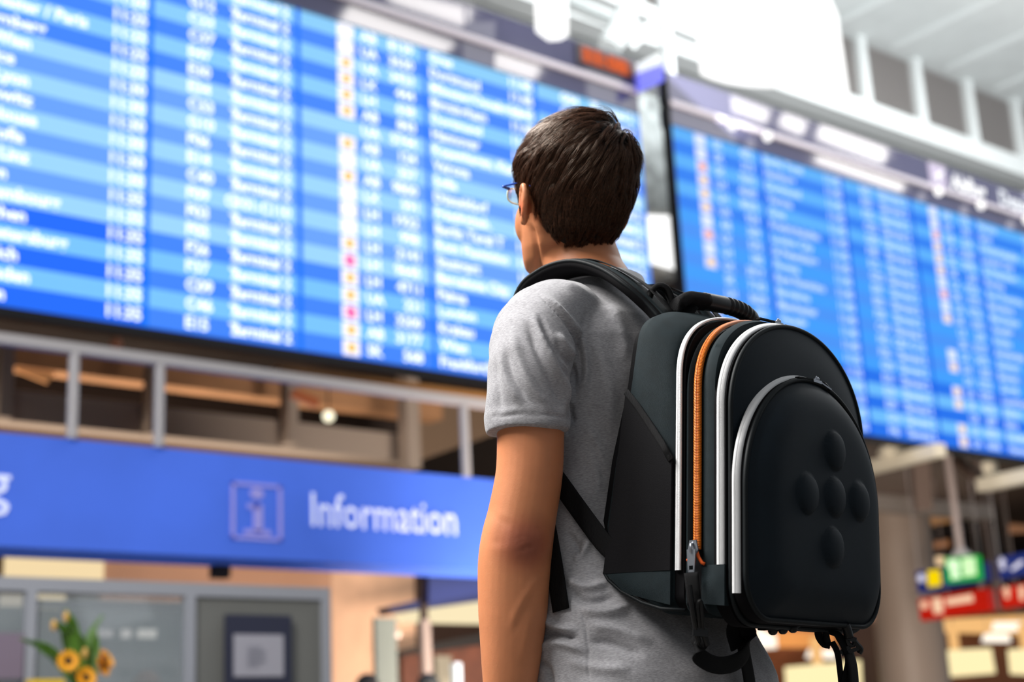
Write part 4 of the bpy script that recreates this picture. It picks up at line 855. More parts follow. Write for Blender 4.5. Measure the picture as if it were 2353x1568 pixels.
# open hem and collar: turn the wall inward
inner_b = [ringb(0, -.035, z, a, b, 2.3, 64) for z, a, b in ((.80, .196, .141), (.86, .190, .138), (.88, .05, .05))][::-1]
inner_t = [ringb(0, .014, z, a, b, 2.3, 64) for z, a, b in ((1.507, .070, .063), (1.500, .060, .058), (1.47, .060, .057), (1.44, .03, .03))]
tt.loft(inner_b+rg+inner_t)
def sleeve(s):
    pth = [(s*.10, -.002, 1.440), (s*.140, -.002, 1.432), (s*.176, -.003, 1.402), (s*.200, -.009, 1.35), (s*.206, -.009, 1.31), (s*.206, -.007, 1.272), (s*.2057, -.0065, 1.262)]
    rad = [(.045, .06), (.050, .062), (.052, .062), (.052, .058), (.052, .056), (.052, .0555), (.0515, .055)]
    r_ = limb(pth, rad, 40, 36)
    r2 = limb([(s*.2057, -.0065, 1.261), (s*.2055, -.007, 1.266), (s*.205, -.008, 1.285), (s*.205, -.009, 1.30)], [(.0455, .049), (.0445, .048), (.044, .0475), (.02, .02)], 40, 10)
    tt.loft(r_+r2)
    tt.loft(limb([(s*.2068, -.008, 1.286), (s*.206, -.007, 1.272), (s*.2057, -.0065, 1.2595)], [(.0536, .0571), (.054, .0575), (.0532, .0567)], 40, 8)+limb([(s*.2057, -.0065, 1.2595), (s*.206, -.008, 1.286)], [(.047, .0505), (.047, .0505)], 40, 4))
sleeve(-1); sleeve(1)
v, me = remeshed(tt, .0034, 5, .5)
put(me, v)
F_ = [([(1236, 668), (1275, 700), (1310, 735), (1335, 775), (1348, 830), (1345, 880), (1325, 925)], 7, 2.6),     # armhole seam roll
      ([(1232, 672), (1268, 704), (1300, 738), (1322, 780), (1334, 830), (1332, 880)], 4, -2.6),
      ([(1280, 765), (1300, 800), (1330, 825)], 8, 2.6), ([(1275, 775), (1292, 815), (1318, 850), (1320, 900)], 6, -3.2),
      ([(1222, 720), (1250, 790), (1280, 850), (1305, 900), (1312, 955)], 10, 3.2), ([(1235, 720), (1262, 780), (1290, 838), (1312, 880)], 7, -2.4), ([(1210, 740), (1235, 810), (1270, 880), (1300, 945)], 8, -2.0),
      ([(1175, 750), (1195, 830), (1230, 900), (1275, 940)], 11, 2.0), ([(1150, 800), (1162, 870), (1200, 935)], 9, 1.5), ([(1160, 800), (1175, 860), (1215, 925)], 7, -1.5),
      ([(1135, 830), (1145, 890), (1150, 950)], 7, -1.2), ([(1318, 930), (1310, 945), (1318, 975)], 7, -3.0),
      ([(1228, 1405), (1275, 1440), (1330, 1452)], 9, 4.0), ([(1240, 1470), (1275, 1458), (1330, 1470)], 8, -4.0), ([(1235, 1490), (1290, 1480), (1350, 1500)], 9, 3.2), ([(1235, 1520), (1260, 1540), (1262, 1600)], 7, -3),
      ([(1300, 1330), (1345, 1350), (1400, 1340)], 9, 3.4), ([(1305, 1355), (1350, 1385), (1420, 1372)], 9, -3.0), ([(1320, 1290), (1345, 1262), (1352, 1240)], 8, 2.6), ([(1330, 1400), (1390, 1410), (1450, 1392)], 10, 3.0), ([(1300, 1225), (1325, 1250), (1335, 1290)], 7, -2.0),
      ([(1350, 1440), (1420, 1450), (1500, 1480)], 12, 2.6), ([(1345, 1475), (1410, 1480), (1480, 1510)], 9, -2.6), ([(1300, 1520), (1370, 1535), (1450, 1540)], 12, 2.0),
      ([(1338, 1400), (1345, 1440), (1352, 1500), (1352, 1580)], 2.5, -1.6),
      ([(1400, 700), (1430, 760), (1440, 830)], 14, 1.5), ([(1370, 780), (1400, 900), (1400, 1000)], 16, 1.6), ([(1345, 960), (1375, 1050), (1370, 1150)], 14, 1.6), ([(1290, 650), (1340, 668), (1400, 720)], 8, 1.0), ([(1360, 1010), (1390, 1110)], 9, -1.4)]
v = folds(me, v, [(a_, b_, c_*2.3) for a_, b_, c_ in F_])
# gentle all-over cloth unevenness
lp = v-TO; lx = lp@bR; ly = lp@bF; lz = lp[:, 2]; n = norms(me)
und = .0011*np.sin(lz*38+lx*22+2*np.sin(ly*25))+.0009*np.sin(lz*71-lx*40+ly*33)+.0005*np.sin(lx*160+lz*90)
# cuff stitch line and sleeve hem
pxv, pyv = pxy(v)
ds, _, _ = seg_dist(pxv, pyv, [(1134, 958), (1180, 952), (1250, 952), (1306, 960)]); und = und-.0022*np.exp(-(ds/2.6)**2)
put(me, v+n*und[:, None]-TO)
m_shirt = mat('heather_grey_jersey', (154, 153, 157), .88, noise=.12, nscale=210, bump=.45, bscale=500, stretch=(1, 1, 4.5), spec=.2)
nt = m_shirt.node_tree; b = nt.nodes['Principled BSDF']; b.inputs['Sheen Weight'].default_value = .25
me.materials.append(m_shirt); shirt = link('t_shirt', me, person, smooth=True)
md = shirt.modifiers.new('s', 'SUBSURF'); md.levels = 0; md.render_levels = 1
# collar band
cb = MB(); r1 = [ringb(0, .013+.0, z+.0, a, b, 2.3, 64, tilt=-.12) for z, a, b in ((1.492, .073, .0690), (1.510, .067, .0650), (1.512, .0635, .0615), (1.494, .066, .063))]
cb.loft(r1, cap=False).build('collar', mat('collar_rib', (214, 214, 216), .85, bump=.4, bscale=500), shirt, smooth=True)
# trousers, shoes
tr = MB(); m_tr = mat('dark_trousers', (38, 42, 56), .8)
tr.loft([ringb(0, -.02, z, a, b, 2.2, 40) for z, a, b in ((.98, .14, .10), (.94, .15, .105), (.86, .162, .115), (.80, .165, .118), (.76, .16, .11))])
for s in (-1, 1): tr.loft(limb([(s*.085, -.02, .84), (s*.09, -.015, .70), (s*.095, -.01, .50), (s*.098, -.02, .28), (s*.1, -.03, .07)], [(.085, .10), (.083, .095), (.062, .07), (.055, .06), (.052, .058)], 24, 24))
v, me = remeshed(tr, .009, 6); put(me, v-TO); me.materials.append(m_tr); link('trousers', me, person, smooth=True)
for s in (-1, 1):
    sh_ = MB(); sh_.loft([np.array([PB(s*.1+xx, yy, z) for xx, yy in [(w_*math.cos(a), .04+l_*math.sin(a)) for a in np.linspace(0, 2*np.pi, 28, endpoint=False)]]) for z, w_, l_ in ((.0, .046, .135), (.02, .05, .14), (.05, .047, .125), (.075, .042, .09), (.1, .04, .07))])
    sh_.build('shoe', mat('shoe_dark', (40, 36, 34), .6), person, smooth=True, angle=60)

# ---------------- glasses
g = empty('eyeglasses', tuple(PH(0, .1, 0)), 'thin rimmed glasses with blue temples worn by the person in the grey t-shirt', 'eyeglasses')
m_gb = mat('glasses_blue', (18, 60, 160), .25, metal=.3); m_lens = mat('lens_glass', (235, 245, 240), .02, trans=1.0, alpha=.45, spec=.9)
m_rim = mat('lens_rim', (226, 238, 214), .1, spec=.9)
for s in (-1, 1):
    c = np.array([s*.0395, .104, .004]); ring = []
    for a in np.linspace(0, 2*np.pi, 25):
        ring.append(PH(c[0]+.023*np.sign(math.cos(a))*abs(math.cos(a))**.7, c[1]-.006*abs(math.cos(a))*(1 if math.cos(a)*s > 0 else .2), c[2]+.0125*np.sign(math.sin(a))*abs(math.sin(a))**.7))
    MB().tube(ring, .0012, 8, cap=False).build('rim', m_rim, g, smooth=True)
    MB().prism(ring[:-1], -hF*.0015).build('lens', m_lens, g)
    MB().tube(spline([PH(s*.060, .096, .014), PH(s*.074, .090, .014), PH(s*.079, .06, .012), PH(s*.081, .01, .008), PH(s*.083, -.010, -.002)], 20), .0014, 8).build('temple_arm', m_gb, g, smooth=True)
    MB().tube([PH(s*.058, .100, .013), PH(s*.075, .092, .014)], .0020, 8).build('hinge', m_gb, g, smooth=True)
MB().tube(spline([PH(-.014, .104, .008), PH(0, .109, .011), PH(.014, .104, .008)], 9), .0012, 8).build('bridge', m_gb, g, smooth=True)

# ================================================================== THE BACKPACK
kE = at(1692, 1150, 1.78); kZ = bZ+.07*(-bF)+.05*bR; kZ /= np.linalg.norm(kZ); kR = bR.copy(); kB = np.cross(kR, kZ); kB /= np.linalg.norm(kB)
if kB@(-bF) < 0: kB = -kB
KAX = np.array([kR, kB, kZ])
def PK(x, b, z): return kE+x*kR+b*kB+z*kZ
pack = empty('backpack', tuple(PK(.18, -.1, -.15)), 'dark teal black backpack with white and orange zippers worn by the person', 'backpack')
m_fab = weave('pack_fabric', (22, 33, 37), .8, 900, .35); m_shell = mat('pack_shell', (13, 24, 32), .6, noise=.05, nscale=40, bump=.15, bscale=1500, spec=.18)
m_blk = weave('black_webbing', (9, 9, 12), .75, 700, .6, .05); m_mesh2 = mat('pocket_mesh_black', (8, 7, 11), .85, spec=.2, noise=.12, nscale=300, bump=.4, bscale=1200)
m_pipe = mat('piping_black', (11, 17, 20), .6, spec=.2); m_plast = mat('black_plastic', (11, 11, 13), .42, spec=.35); m_silver = mat('zipper_metal', (172, 176, 184), .28, metal=.85)
m_zw = uvwave('zipper_white', (250, 250, 250), (226, 228, 232), 6.283/.0011, .6, .00025); m_zo = uvwave('zipper_orange', (252, 136, 22), (176, 74, 8), 6.283/.0020, .45, .0007)
m_tape = mat('zipper_tape_black', (9, 8, 11), .9, spec=.15)

def prof(x0, x1, zb, zt, ha, e=2.0, rb=.045, inset=0.0):
    """closed outline: bottom centre, left corner, left side, arch, right side, right corner"""
    x0 += inset; x1 -= inset; zb += inset; zt -= inset; rb = max(rb-inset*.6, .01); cx = (x0+x1)/2; a = (x1-x0)/2; zs = zt-ha; P = []
    for t_ in np.linspace(0, 1, 12, endpoint=False): P.append((cx+(x0+rb-cx)*t_, zb))
    for t_ in np.linspace(0, np.pi/2, 12, endpoint=False): P.append((x0+rb-rb*math.sin(t_), zb+rb-rb*math.cos(t_)))
    for t_ in np.linspace(0, 1, 22, endpoint=False): P.append((x0, zb+rb+(zs-zb-rb)*t_))
    for t_ in np.linspace(0, np.pi, 66, endpoint=False):
        c, s = math.cos(t_), math.sin(t_); P.append((cx-a*np.sign(c)*abs(c)**(2/e), zs+ha*abs(s)**(2/e)))
    for t_ in np.linspace(0, 1, 22, endpoint=False): P.append((x1, zs+(zb+rb-zs)*t_))
    for t_ in np.linspace(0, np.pi/2, 12, endpoint=False): P.append((x1-rb+rb*math.cos(t_), zb+rb-rb*math.sin(t_)))
    for t_ in np.linspace(0, 1, 12, endpoint=False): P.append((x1-rb+(cx-x1+rb)*t_, zb))
    return np.array(P)
def K3(P, b): return np.array([PK(x, (b(z) if callable(b) else b), z) for x, z in P])
zbk = [-.14, -.118, -.086, -.02, .07, .16, .249, .28]; bbk = [-.100, -.131, -.185, -.201, -.187, -.165, -.152, -.148]
def back_b(z): return float(np.interp(z, zbk, bbk))
W0, W1 = 0.0, .362
def P0(ins=0): return prof(W0, W1, -.128, .277, .055, 3.0, .018, ins)
def P1(ins=0): return prof(W0, W1, -.128, .266, .106, 2.5, .018, ins)
def PO(ins=0): return prof(W0+.002, W1-.002, -.135, .259, .117, 2.3, .02, ins)
def P2(ins=0): return prof(W0, W1, -.150, .254, .134, 2.05, .05, ins)
# rear compartment
rings = []
for s_, ins in ((0, .05), (0, .022), (.04, .008), (.12, .001), (.3, -.004), (.55, -.004), (.8, -.002), (.93, .0), (1, .003)):
    rings.append(K3(P0(ins)*(1-s_)**.8+P1(ins)*(1-(1-s_)**.8), lambda z, s_=s_: back_b(z)*(1-s_)+(-.089)*s_))
rear = MB().loft(rings).build('rear_compartment', m_fab, pack, smooth=True, angle=50)
# padded back panel against the shirt
bp_ = MB(); ri = [K3(P0(i_), lambda z, d=d: back_b(z)-d) for i_, d in ((.014, -.004), (.012, .006), (.022, .012), (.05, .013))]; bp_.loft(ri).build('back_panel', m_mesh2, pack, smooth=True, angle=50)
def gusset(name, P, b0, b1, m, ins0=.003, bulge=.0):
    MB().loft([K3(P(ins0+.02), b0), K3(P(ins0), b0+.0015), K3(P(ins0-bulge), (b0+b1)/2), K3(P(ins0), b1-.0015), K3(P(ins0+.02), b1)]).build(name, m, pack, smooth=True, angle=50)
gusset('zipper_gusset', P1, -.091, -.074, m_tape, .003)
gusset('rear_gusset_band', PO, -.076, -.0635, m_fab, .003, .004)
gusset('center_gusset', PO, -.066, -.047, m_tape, .004)
gusset('front_gusset_band', PO, -.0505, -.031, m_fab, .002, .003)
gusset('zipper_gusset', P2, -.034, -.014, m_tape, .002)
# front compartment with domed face
def face(name, P, b_edge, bulge, m, bumps=(), rim=.012, flat=.03):
    ins = [0, .002, .005, .009, .014, .02, .028, .04]+list(np.linspace(.052, .13, 16)); o = P(0); cx = (W0+W1)/2; cz = (P(0)[:, 1].min()+P(0)[:, 1].max())/2
    c0 = np.array([cx, cz]); rings = []; b_ = []
    base = P(0)
    for k, f in enumerate(np.concatenate([np.array([0, .004, .01, .018, .03, .045, .065, .09, .12, .16, .2]), np.linspace(.235, 1, 56)])):
        pts = base+(c0-base)*f*(1 if f < 1 else .999); d = f*.17; h = bulge*(1-math.exp(-(d/flat)**1.3))
        hb = np.full(len(pts), h)
        for bx, bz, r, hh in bumps:
            q = np.clip(1-((pts[:, 0]-bx)**2+(pts[:, 1]-bz)**2)/r**2, 0, 1); hb = hb+hh*np.sqrt(q)*np.clip(q*6, 0, 1)
        rings.append(np.array([PK(x, b_edge+h2, z) for (x, z), h2 in zip(pts, hb)]))
    rings = [K3(P(.02), b_edge-.006), K3(P(.001), b_edge-.005)]+rings
    ob = MB().loft(rings).build(name, m, pack, smooth=True); return ob
face('front_compartment', lambda i=0: P2(i+.006), -.010, .012, m_shell)
def tubeP(name, P, b, r, m, closed=True, zmin=None, par=None):
    pts = K3(P, b); pts = np.vstack([pts, pts[:2]]) if closed else pts; return MB().tube(pts, r, 8, cap=not closed).build(name, m, par or pack, smooth=True)
tubeP('piping', P2(.0045), -.0105, .0032, m_pipe)
# hard shell pocket
def P3(ins=0): return prof(-.003, .360, -.146, .181, .160, 2.0, .058, ins)
MB().loft([K3(P3(.03), -.012), K3(P3(.004), -.010), K3(P3(.0015), -.002), K3(P3(.006), .008), K3(P3(.016), .010)]).build('pocket_gusset', m_tape, pack, smooth=True, angle=50)
BX = [(.189, .081), (.114, .017), (.187, .020), (.256, .021), (.179, -.045)]
face('hard_shell_pocket', lambda i=0: P3(i+.008), .010, .024, m_shell, [(x, z, .0265, .0085) for x, z in BX], flat=.022)
tubeP('piping', P3(.006), .0105, .0034, m_pipe)
# lower band, side pocket and seams
def patch(name, pts, off, th, m, n=9, par=None):
    """panel lying on the left side of the pack: corners (b, z)"""
    a, b2, c, d = [np.array(p) for p in pts]; V = []; 
    for i in range(n):
        for j in range(n):
            u, w_ = i/(n-1), j/(n-1); p = (a*(1-u)+b2*u)*(1-w_)+(d*(1-u)+c*u)*w_; V.append(PK(-off-.004*math.sin(math.pi*u)*math.sin(math.pi*w_), p[0], p[1]))
    V2 = [np.array(v_)+kR*th for v_ in V]; f = []
    for i in range(n-1):
        for j in range(n-1): q = i*n+j; f.append((q, q+1, q+n+1, q+n)); f.append((q+n*n, q+n+n*n, q+n+1+n*n, q+1+n*n))
    bd = [j for j in range(n)]+[i*n+n-1 for i in range(1, n)]+[(n-1)*n+j for j in range(n-2, -1, -1)]+[i*n for i in range(n-2, 0, -1)]
    for i in range(len(bd)): p, q = bd[i], bd[(i+1) % len(bd)]; f.append((p, p+n*n, q+n*n, q))
    return MB().add(V+V2, f).build(name, m, par or pack, smooth=True, angle=50)
patch('mesh_side_pocket', [(-.162, .150), (-.090, .055), (-.091, -.080), (-.192, -.080)], .0055, .012, m_mesh2, 12)
MB().strap([PK(-.0066, b_, z_) for b_, z_ in ((-.160, .153), (-.142, .132), (-.122, .105), (-.104, .080), (-.090, .057))], kZ, .009, .002).build('pocket_edge_binding', m_blk, pack, smooth=True)
patch('bottom_side_band', [(-.190, -.079), (-.091, -.079), (-.091, -.122), (-.158, -.106)], .0045, .012, m_fab, 8)
patch('front_bottom_band', [(-.048, -.076), (-.016, -.076), (-.016, -.125), (-.048, -.122)], .0015, .010, m_fab, 8)
MB().tube([PK(-.003, b_, z_) for b_, z_ in ((-.192, -.078), (-.185, -.088), (-.165, -.103), (-.133, -.118), (-.105, -.126), (-.07, -.129))], .0022, 8).build('bottom_piping', m_pipe, pack, smooth=True)
# zippers
def zipper(name, P, b, zend, wd, m, out=.002, par=None, slope=0.0):
    p = P; i0 = next(i for i in range(24, len(p)) if p[i, 1] >= zend); i1 = max(i for i in range(len(p)) if p[i, 1] >= zend); q = p[i0:i1+1]
    q = np.vstack([[q[0, 0], zend], q, [q[-1, 0], zend]]); t_ = np.gradient(q, axis=0); t_ /= np.linalg.norm(t_, axis=1)[:, None]; nrm = np.stack([-t_[:, 1], t_[:, 0]], 1)
    L_ = np.concatenate([[0], np.cumsum(np.linalg.norm(np.diff(q, axis=0), axis=1))]); cs = [(-.5, -.6), (-.5, .3), (-.3, .9), (-.06, 1.0), (0, .7), (.06, 1.0), (.3, .9), (.5, .3), (.5, -.6)]; rings = []
    for i in range(len(q)): rings.append(np.array([PK(q[i, 0]+nrm[i, 0]*(out*h-slope*wd*(w_+.5)), b+wd*w_, q[i, 1]+nrm[i, 1]*(out*h-slope*wd*(w_+.5))) for w_, h in cs]))
    ob = MB().loft(rings, closed=False, cap=True).build(name, m, par or pack, smooth=True, angle=60)
    uv = ob.data.uv_layers.new(name='UVMap'); k = len(cs); dat = np.zeros(len(ob.data.loops)*2)
    for li, l in enumerate(ob.data.loops): dat[2*li] = L_[l.vertex_index//k]; dat[2*li+1] = cs[l.vertex_index % k][0]+.5
    uv.data.foreach_set('uv', dat); return ob
zipper('white_zipper', P1(-.0005), -.0825, -.080, .0080, m_zw)['label'] = 'white rearmost zipper'
zo = zipper('orange_zipper', PO(-.001), -.056, -.056, .0100, m_zo, .003); zo['label'] = 'orange centre zipper'
zipper('white_zipper', P2(-.0015), -.022, -.076, .0086, m_zw, slope=.45)['label'] = 'white zipper of the front compartment'
zipper('white_zipper', P3(-.0015), .001, -.111, .0080, m_zw, slope=.6)['label'] = 'white zipper of the hard shell pocket'
# splayed orange ends under the slider
for db, dz in ((-.0065, -.012), (.008, -.017)):
    MB().tube([PK(-.004, -.056+db*.2, -.056), PK(-.0055, -.056+db*.8, -.056+dz*.6), PK(-.004, -.056+db*1.25, -.056+dz), PK(-.003, -.056+db*1.7, -.056+dz*1.1)], .0022, 7).build('zipper_end', mat('orange_tape', (226, 92, 20), .6), pack, smooth=True)
def slider(b, z, x, par, sc=1.0, up=1, tilt=0.0):
    """silver slider: hexagonal body, bridge and pull tab with a hole"""
    def Q(db, dx, dz): return PK(x-dx*sc, b+db*sc, z+dz*sc*up)
    o = [(-.0055, .004), (-.0048, .0085), (.0048, .0085), (.0055, .004), (.0073, -.003), (.0035, -.011), (-.0035, -.011), (-.0073, -.003)]
    MB().prism([Q(a, .002, c) for a, c in o], -kR*.0022*sc).build('zipper_slider', m_silver, par, smooth=False)
    sl = bpy.data.objects[-1] if False else None
    MB().tube([Q(0, .004, .005), Q(0, .0085, .003), Q(0, .0085, -.006), Q(0, .004, -.008)], .0016*sc, 8).build('slider_bridge', m_silver, par, smooth=True)
    m_ = MB(); t0, t1 = -.003, -.030
    for s in (-1, 1): m_.prism([Q(s*.0062, .0065, t0), Q(s*.0046, .0065, t1), Q(s*.0028, .0065, t1), Q(s*.0034, .0065, t0)], -kR*.0014*sc)
    m_.prism([Q(-.0034, .0065, t0), Q(.0034, .0065, t0), Q(.0030, .0065, -.0225), Q(-.0030, .0065, -.0225)], -kR*.0014*sc)
    m_.prism([Q(-.0048, .0065, -.0275), Q(.0048, .0065, -.0275), Q(.0044, .0065, -.0305), Q(-.0044, .0065, -.0305)], -kR*.0014*sc)
    m_.build('pull_tab', m_silver, par)
slider(-.056, -.054, -.0045, pack)
for (px_, py_), b_ in (((1786, 745), -.024), ((1874, 878), .000)):
    c = at(px_, py_, float(proj(PK(.17, b_, .254 if b_ < -.01 else .190))[2])); u_ = kR
    MB().bar(c-kR*.012, c+kR*.010, .008, .004, kZ).build('zipper_slider', m_silver, pack)
    MB().tube([c+kZ*.002-kR*.002, c+kZ*.007+kR*.002, c+kZ*.003+kR*.008], .0017, 7).build('slider_bridge', m_silver, pack, smooth=True)
    MB().ell(c+kZ*.004+kR*.004, KAX, (.0035, .0035, .0035), 12, 8).build('slider_stud', m_silver, pack, smooth=True)
    MB().bar(c+kR*.008+kZ*.001, c+kR*.034-kZ*.006+kB*.003, .006, .002, kZ).build('pull_tab', m_silver, pack)
    MB().tube([c+kR*.018+kB*.002+kZ*.001, c+kR*.024+kB*.003-kZ*.001, c+kR*.034+kB*.003-kZ*.006], .0022, 7).build('pull_cord', m_plast, pack, smooth=True)
    MB().bar(c-kR*.050-kZ*.002, c-kR*.010+kZ*.001, .006, .002, kZ).build('pull_flap', m_blk, pack)

# carry handle: webbing and ribbed rubber grip, top of the rear compartment
def hp(px_, py_, d=None): return at(px_, py_, d if d else 1.86)
hd0 = float(proj(PK(.10, -.11, .262))[2]); hd1 = float(proj(PK(.29, -.07, .262))[2])
def hh(px_, py_, f): return at(px_, py_, hd0*(1-f)+hd1*f)
hnd = MB().strap(spline([hh(1552, 716, 0), hh(1558, 699, 0), hh(1576, 690, .05), hh(1596, 691, .1), hh(1622, 695, .2)], 16), kB*.8+kZ*.3, [.02]*4+[.026]*12, [.014]*4+[.018]*12, pad=1).build('handle_webbing', m_blk, pack, smooth=True)
gp = spline([hh(1614, 692, .2), hh(1640, 697, .35), hh(1670, 703, .55), hh(1700, 713, .75), hh(1722, 728, .95), hh(1729, 742, 1.0)], 60)
gr = np.full(60, .0122); 
for i in range(60):
    u = i/59
    if .36 < u < .74: gr[i] = .0112+.0012*(1 if (i % 4) < 2 else -1)
    elif .74 <= u: gr[i] = .0118
gr[0] = .0085
grip = MB().tube(gp, gr, 22).build('handle_grip', m_plast, hnd, smooth=True, angle=35)
grip['label'] = 'ribbed black rubber grip'
MB().strap(spline([hh(1728, 738, 1.0), hh(1727, 752, 1.0), hh(1720, 764, 1.0)], 8), kB, .024, .005).build('handle_webbing', m_blk, pack, smooth=True)
MB().strap(spline([hh(1556, 706, 0), hh(1563, 722, .0), hh(1576, 716, .02), hh(1590, 700, .06)], 10), kB*.8+kR*.4, .022, .004).build('handle_anchor', m_blk, pack, smooth=True)
# hanging loop
lz = float(proj(PK(.08, -.15, .262))[2])
MB().strap(spline([at(1490, 690, lz), at(1497, 670, lz), at(1513, 658, lz), at(1530, 664, lz), at(1541, 684, lz), at(1548, 710, lz)], 24), kR*.62-kB*.78, .014, .0085).build('hanging_loop', m_blk, pack, smooth=True)
# ---------------- shoulder straps
def sst(x): return None
def shoulder(s):
    o = s*.085
    pts = [(o*.8, -.150, 1.395), (o*.85, -.128, 1.428), (o, -.104, 1.458), (o, -.070, 1.487), (o, -.030, 1.508), (o, .005, 1.514), (o, .038, 1.510), (o, .068, 1.496), (o, .090, 1.455), (o, .102, 1.40), (o*.95, .102, 1.33), (o*1.1, .094, 1.26), (o*1.5, .078, 1.21), (o*1.8, .04, 1.195)]
    q = spline([PB(*p) for p in pts], 60); wd = np.interp(np.arange(60), [0, 6, 40, 52, 59], [.045, .055, .055, .045, .025])
    sb = MB().strap(q, bR, wd, .017, pad=1).build('shoulder_strap', m_tape, pack, smooth=True)
    up = []
    t_ = np.gradient(q, axis=0)
    for i in range(60):
        tt_ = t_[i]/np.linalg.norm(t_[i]); a = bR-tt_*(bR@tt_); a /= np.linalg.norm(a); n_ = np.cross(a, tt_); n_ = n_ if n_@np.array([0, 0, 1]) > 0 or i > 30 and n_@bF > 0 else -n_; up.append(n_)
    up = np.array(up)
    MB().strap(q[1:50]+up[1:50]*.0078, bR, wd[1:50]*.62, .006, pad=1).build('strap_top_panel', m_fab, sb, smooth=True)
    for e in (-1, 1): MB().tube(q[1:50]+up[1:50]*.004+bR*e*wd[1:50][:, None]*.46, .0032, 8).build('strap_piping', m_pipe, sb, smooth=True)
    MB().strap(spline([q[1]+up[1]*.018, q[8]+up[8]*.017, q[16]+up[16]*.013, q[22]+up[22]*.010], 16), bR, .020, .002).build('load_lifter', m_blk, sb, smooth=True)
    # lower webbing back to the pack corner, with its loose tail
    MB().strap(spline([PB(s*.160, .03, 1.200), PB(s*.168, .0, 1.206), PB(s*.166, -.014, 1.212)] if False else [PB(s*.158, .03, 1.215), PB(s*.176, -.002, 1.222), PB(s*.176, -.022, 1.203), PB(s*.166, -.049, 1.158), PB(s*.156, -.080, 1.109), PB(s*.150, -.10, 1.09)], 24), bF*.82-bZ*.57, .027, .0028).build('lower_webbing', m_blk, sb, smooth=True)
    MB().strap([PB(s*.178, -.010, 1.205), PB(s*.181, -.008, 1.15), PB(s*.1825, -.018, 1.09), PB(s*.184, -.026, 1.029)], bF, .027, .0024).build('strap_tail', m_blk, sb, smooth=True)
shoulder(-1); shoulder(1)

# ---------------- buckles and loose straps below
dB = 1.80
def q_(x, y, d=dB): return at(x, y, d)
MB().strap(spline([q_(1588, 1316, 1.775), q_(1592, 1352, 1.772), q_(1596, 1392, 1.772)], 8), kB*.9+kR*.3, .018, .003).build('compression_webbing', m_blk, pack, smooth=True)
bk = MB()
bk.tube(spline([q_(1584, 1345, 1.765), q_(1588, 1380, 1.762), q_(1594, 1420, 1.762), q_(1600, 1452, 1.765)], 10), .0032, 8)
bk.tube(spline([q_(1602, 1398, 1.762), q_(1605, 1384, 1.762), q_(1611, 1386, 1.762), q_(1614, 1420, 1.762), q_(1616, 1450, 1.765)], 14), .0028, 8)
bk.tube(spline([q_(1603, 1398, 1.762), q_(1606, 1425, 1.762), q_(1608, 1450, 1.765)], 8), .0024, 8)
bk.bar(q_(1592, 1452, 1.765), q_(1626, 1456, 1.765), .008, .010)
bk.tube(spline([q_(1598, 1455, 1.765), q_(1604, 1472, 1.765), q_(1600, 1482, 1.765)], 6), .0035, 8); bk.tube(spline([q_(1616, 1455, 1.765), q_(1622, 1472, 1.765), q_(1626, 1484, 1.765)], 6), .0035, 8)
bk.build('side_buckle', m_plast, pack, smooth=True, angle=40)
MB().strap(spline([q_(1612, 1470, 1.77), q_(1600, 1490, 1.77), q_(1604, 1506, 1.775), q_(1630, 1524, 1.785), q_(1660, 1530, 1.80), q_(1695, 1520, 1.82), q_(1716, 1496, 1.84), q_(1720, 1460, 1.85), q_(1708, 1430, 1.85), q_(1690, 1420, 1.85)], 40), np.array([.1, -.2, 1.0]), .022, .0035).build('looped_strap', m_blk, pack, smooth=True)
MB().strap(spline([q_(1700, 1425, 1.85), q_(1692, 1450, 1.85), q_(1700, 1485, 1.85)], 10), kR, .045, .006, pad=1).build('strap_fold', m_blk, pack, smooth=True)
MB().strap(spline([q_(1706, 1480, 1.86), q_(1716, 1530, 1.86), q_(1724, 1580, 1.86), q_(1728, 1640, 1.86)], 10), kR, .026, .003).build('hanging_strap', m_blk, pack, smooth=True)
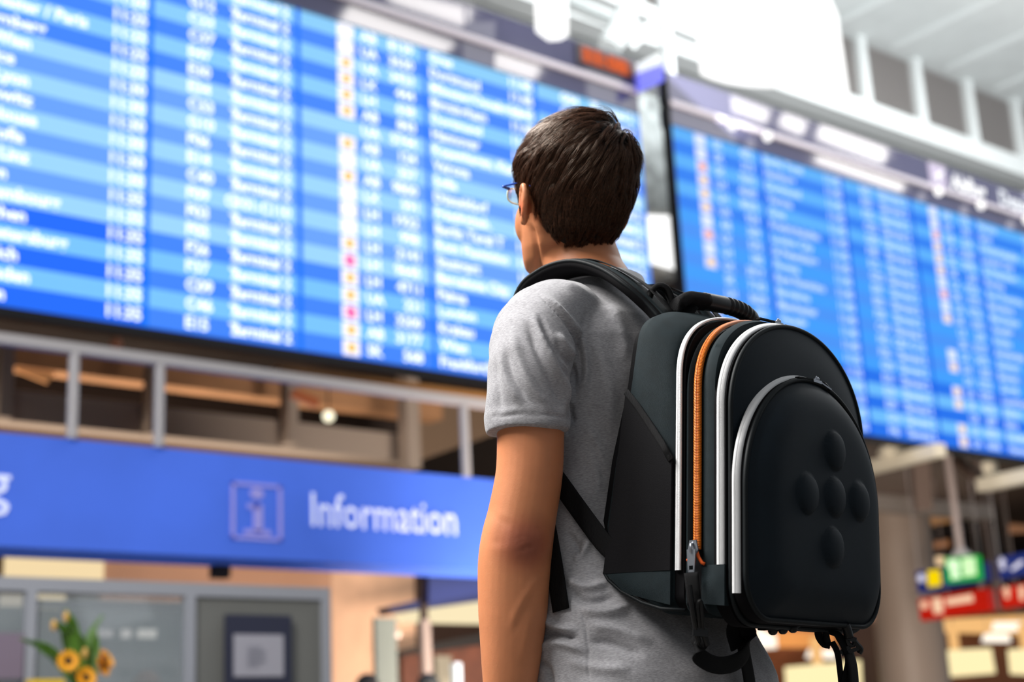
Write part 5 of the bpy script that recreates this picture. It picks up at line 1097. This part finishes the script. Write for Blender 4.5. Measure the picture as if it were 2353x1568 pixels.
for x_, y_ in ((1776, 1449), (1799, 1447), (1822, 1444)):
    c = q_(x_, y_, 1.86); MB().ell(c, KAX, (.0065, .0065, .0065), 14, 9).build('rubber_foot', m_plast, pack, smooth=True)
MB().strap([q_(1750, 1446, 1.85), q_(1790, 1443, 1.86), q_(1830, 1438, 1.87)], kB, .02, .004).build('foot_strip', m_plast, pack)
# far side dangling buckle and straps
dC = 1.93
MB().strap(spline([q_(1880, 1440, dC), q_(1882, 1462, dC), q_(1893, 1480, dC), q_(1904, 1486, dC)], 10), kR, .018, .004).build('hanging_strap', m_blk, pack, smooth=True)
MB().strap(spline([q_(1900, 1436, dC), q_(1898, 1458, dC), q_(1904, 1486, dC)], 8), kR, .014, .004).build('hanging_strap', m_blk, pack, smooth=True)
MB().tube(spline([q_(1942, 1436, dC), q_(1947, 1450, dC), q_(1951, 1466, dC)], 8), .0062, 10).build('strap_tube', m_plast, pack, smooth=True)
b3 = MB(); b3.bar(q_(1944, 1466, dC), q_(1966, 1472, dC), .008, .006)
b3.tube(spline([q_(1960, 1468, dC), q_(1968, 1480, dC), q_(1978, 1492, dC), q_(1974, 1502, dC)], 10), .0036, 8)
b3.tube(spline([q_(1946, 1468, dC), q_(1950, 1480, dC), q_(1960, 1484, dC), q_(1964, 1470, dC)], 10), .003, 8)
b3.bar(q_(1934, 1504, dC), q_(1976, 1490, dC), .004, .005); b3.bar(q_(1930, 1500, dC), q_(1952, 1488, dC), .004, .005)
b3.build('dangling_buckle', m_plast, pack, smooth=True, angle=40)
MB().strap(spline([q_(1906, 1452, dC), q_(1926, 1462, dC), q_(1944, 1490, dC), q_(1952, 1520, dC), q_(1944, 1560, dC), q_(1940, 1600, dC)], 24), kR+kB*.2, .016, .0035).build('hanging_strap', m_blk, pack, smooth=True)
MB().strap(spline([q_(1912, 1476, dC), q_(1924, 1500, dC), q_(1930, 1540, dC), q_(1934, 1580, dC)], 14), kR*.4+kB, .008, .003).build('hanging_strap', m_blk, pack, smooth=True)
MB().strap(spline([q_(1950, 1500, dC), q_(1958, 1530, dC), q_(1962, 1570, dC), q_(1964, 1640, dC)], 14), kR, .024, .004).build('hanging_strap', m_blk, pack, smooth=True)
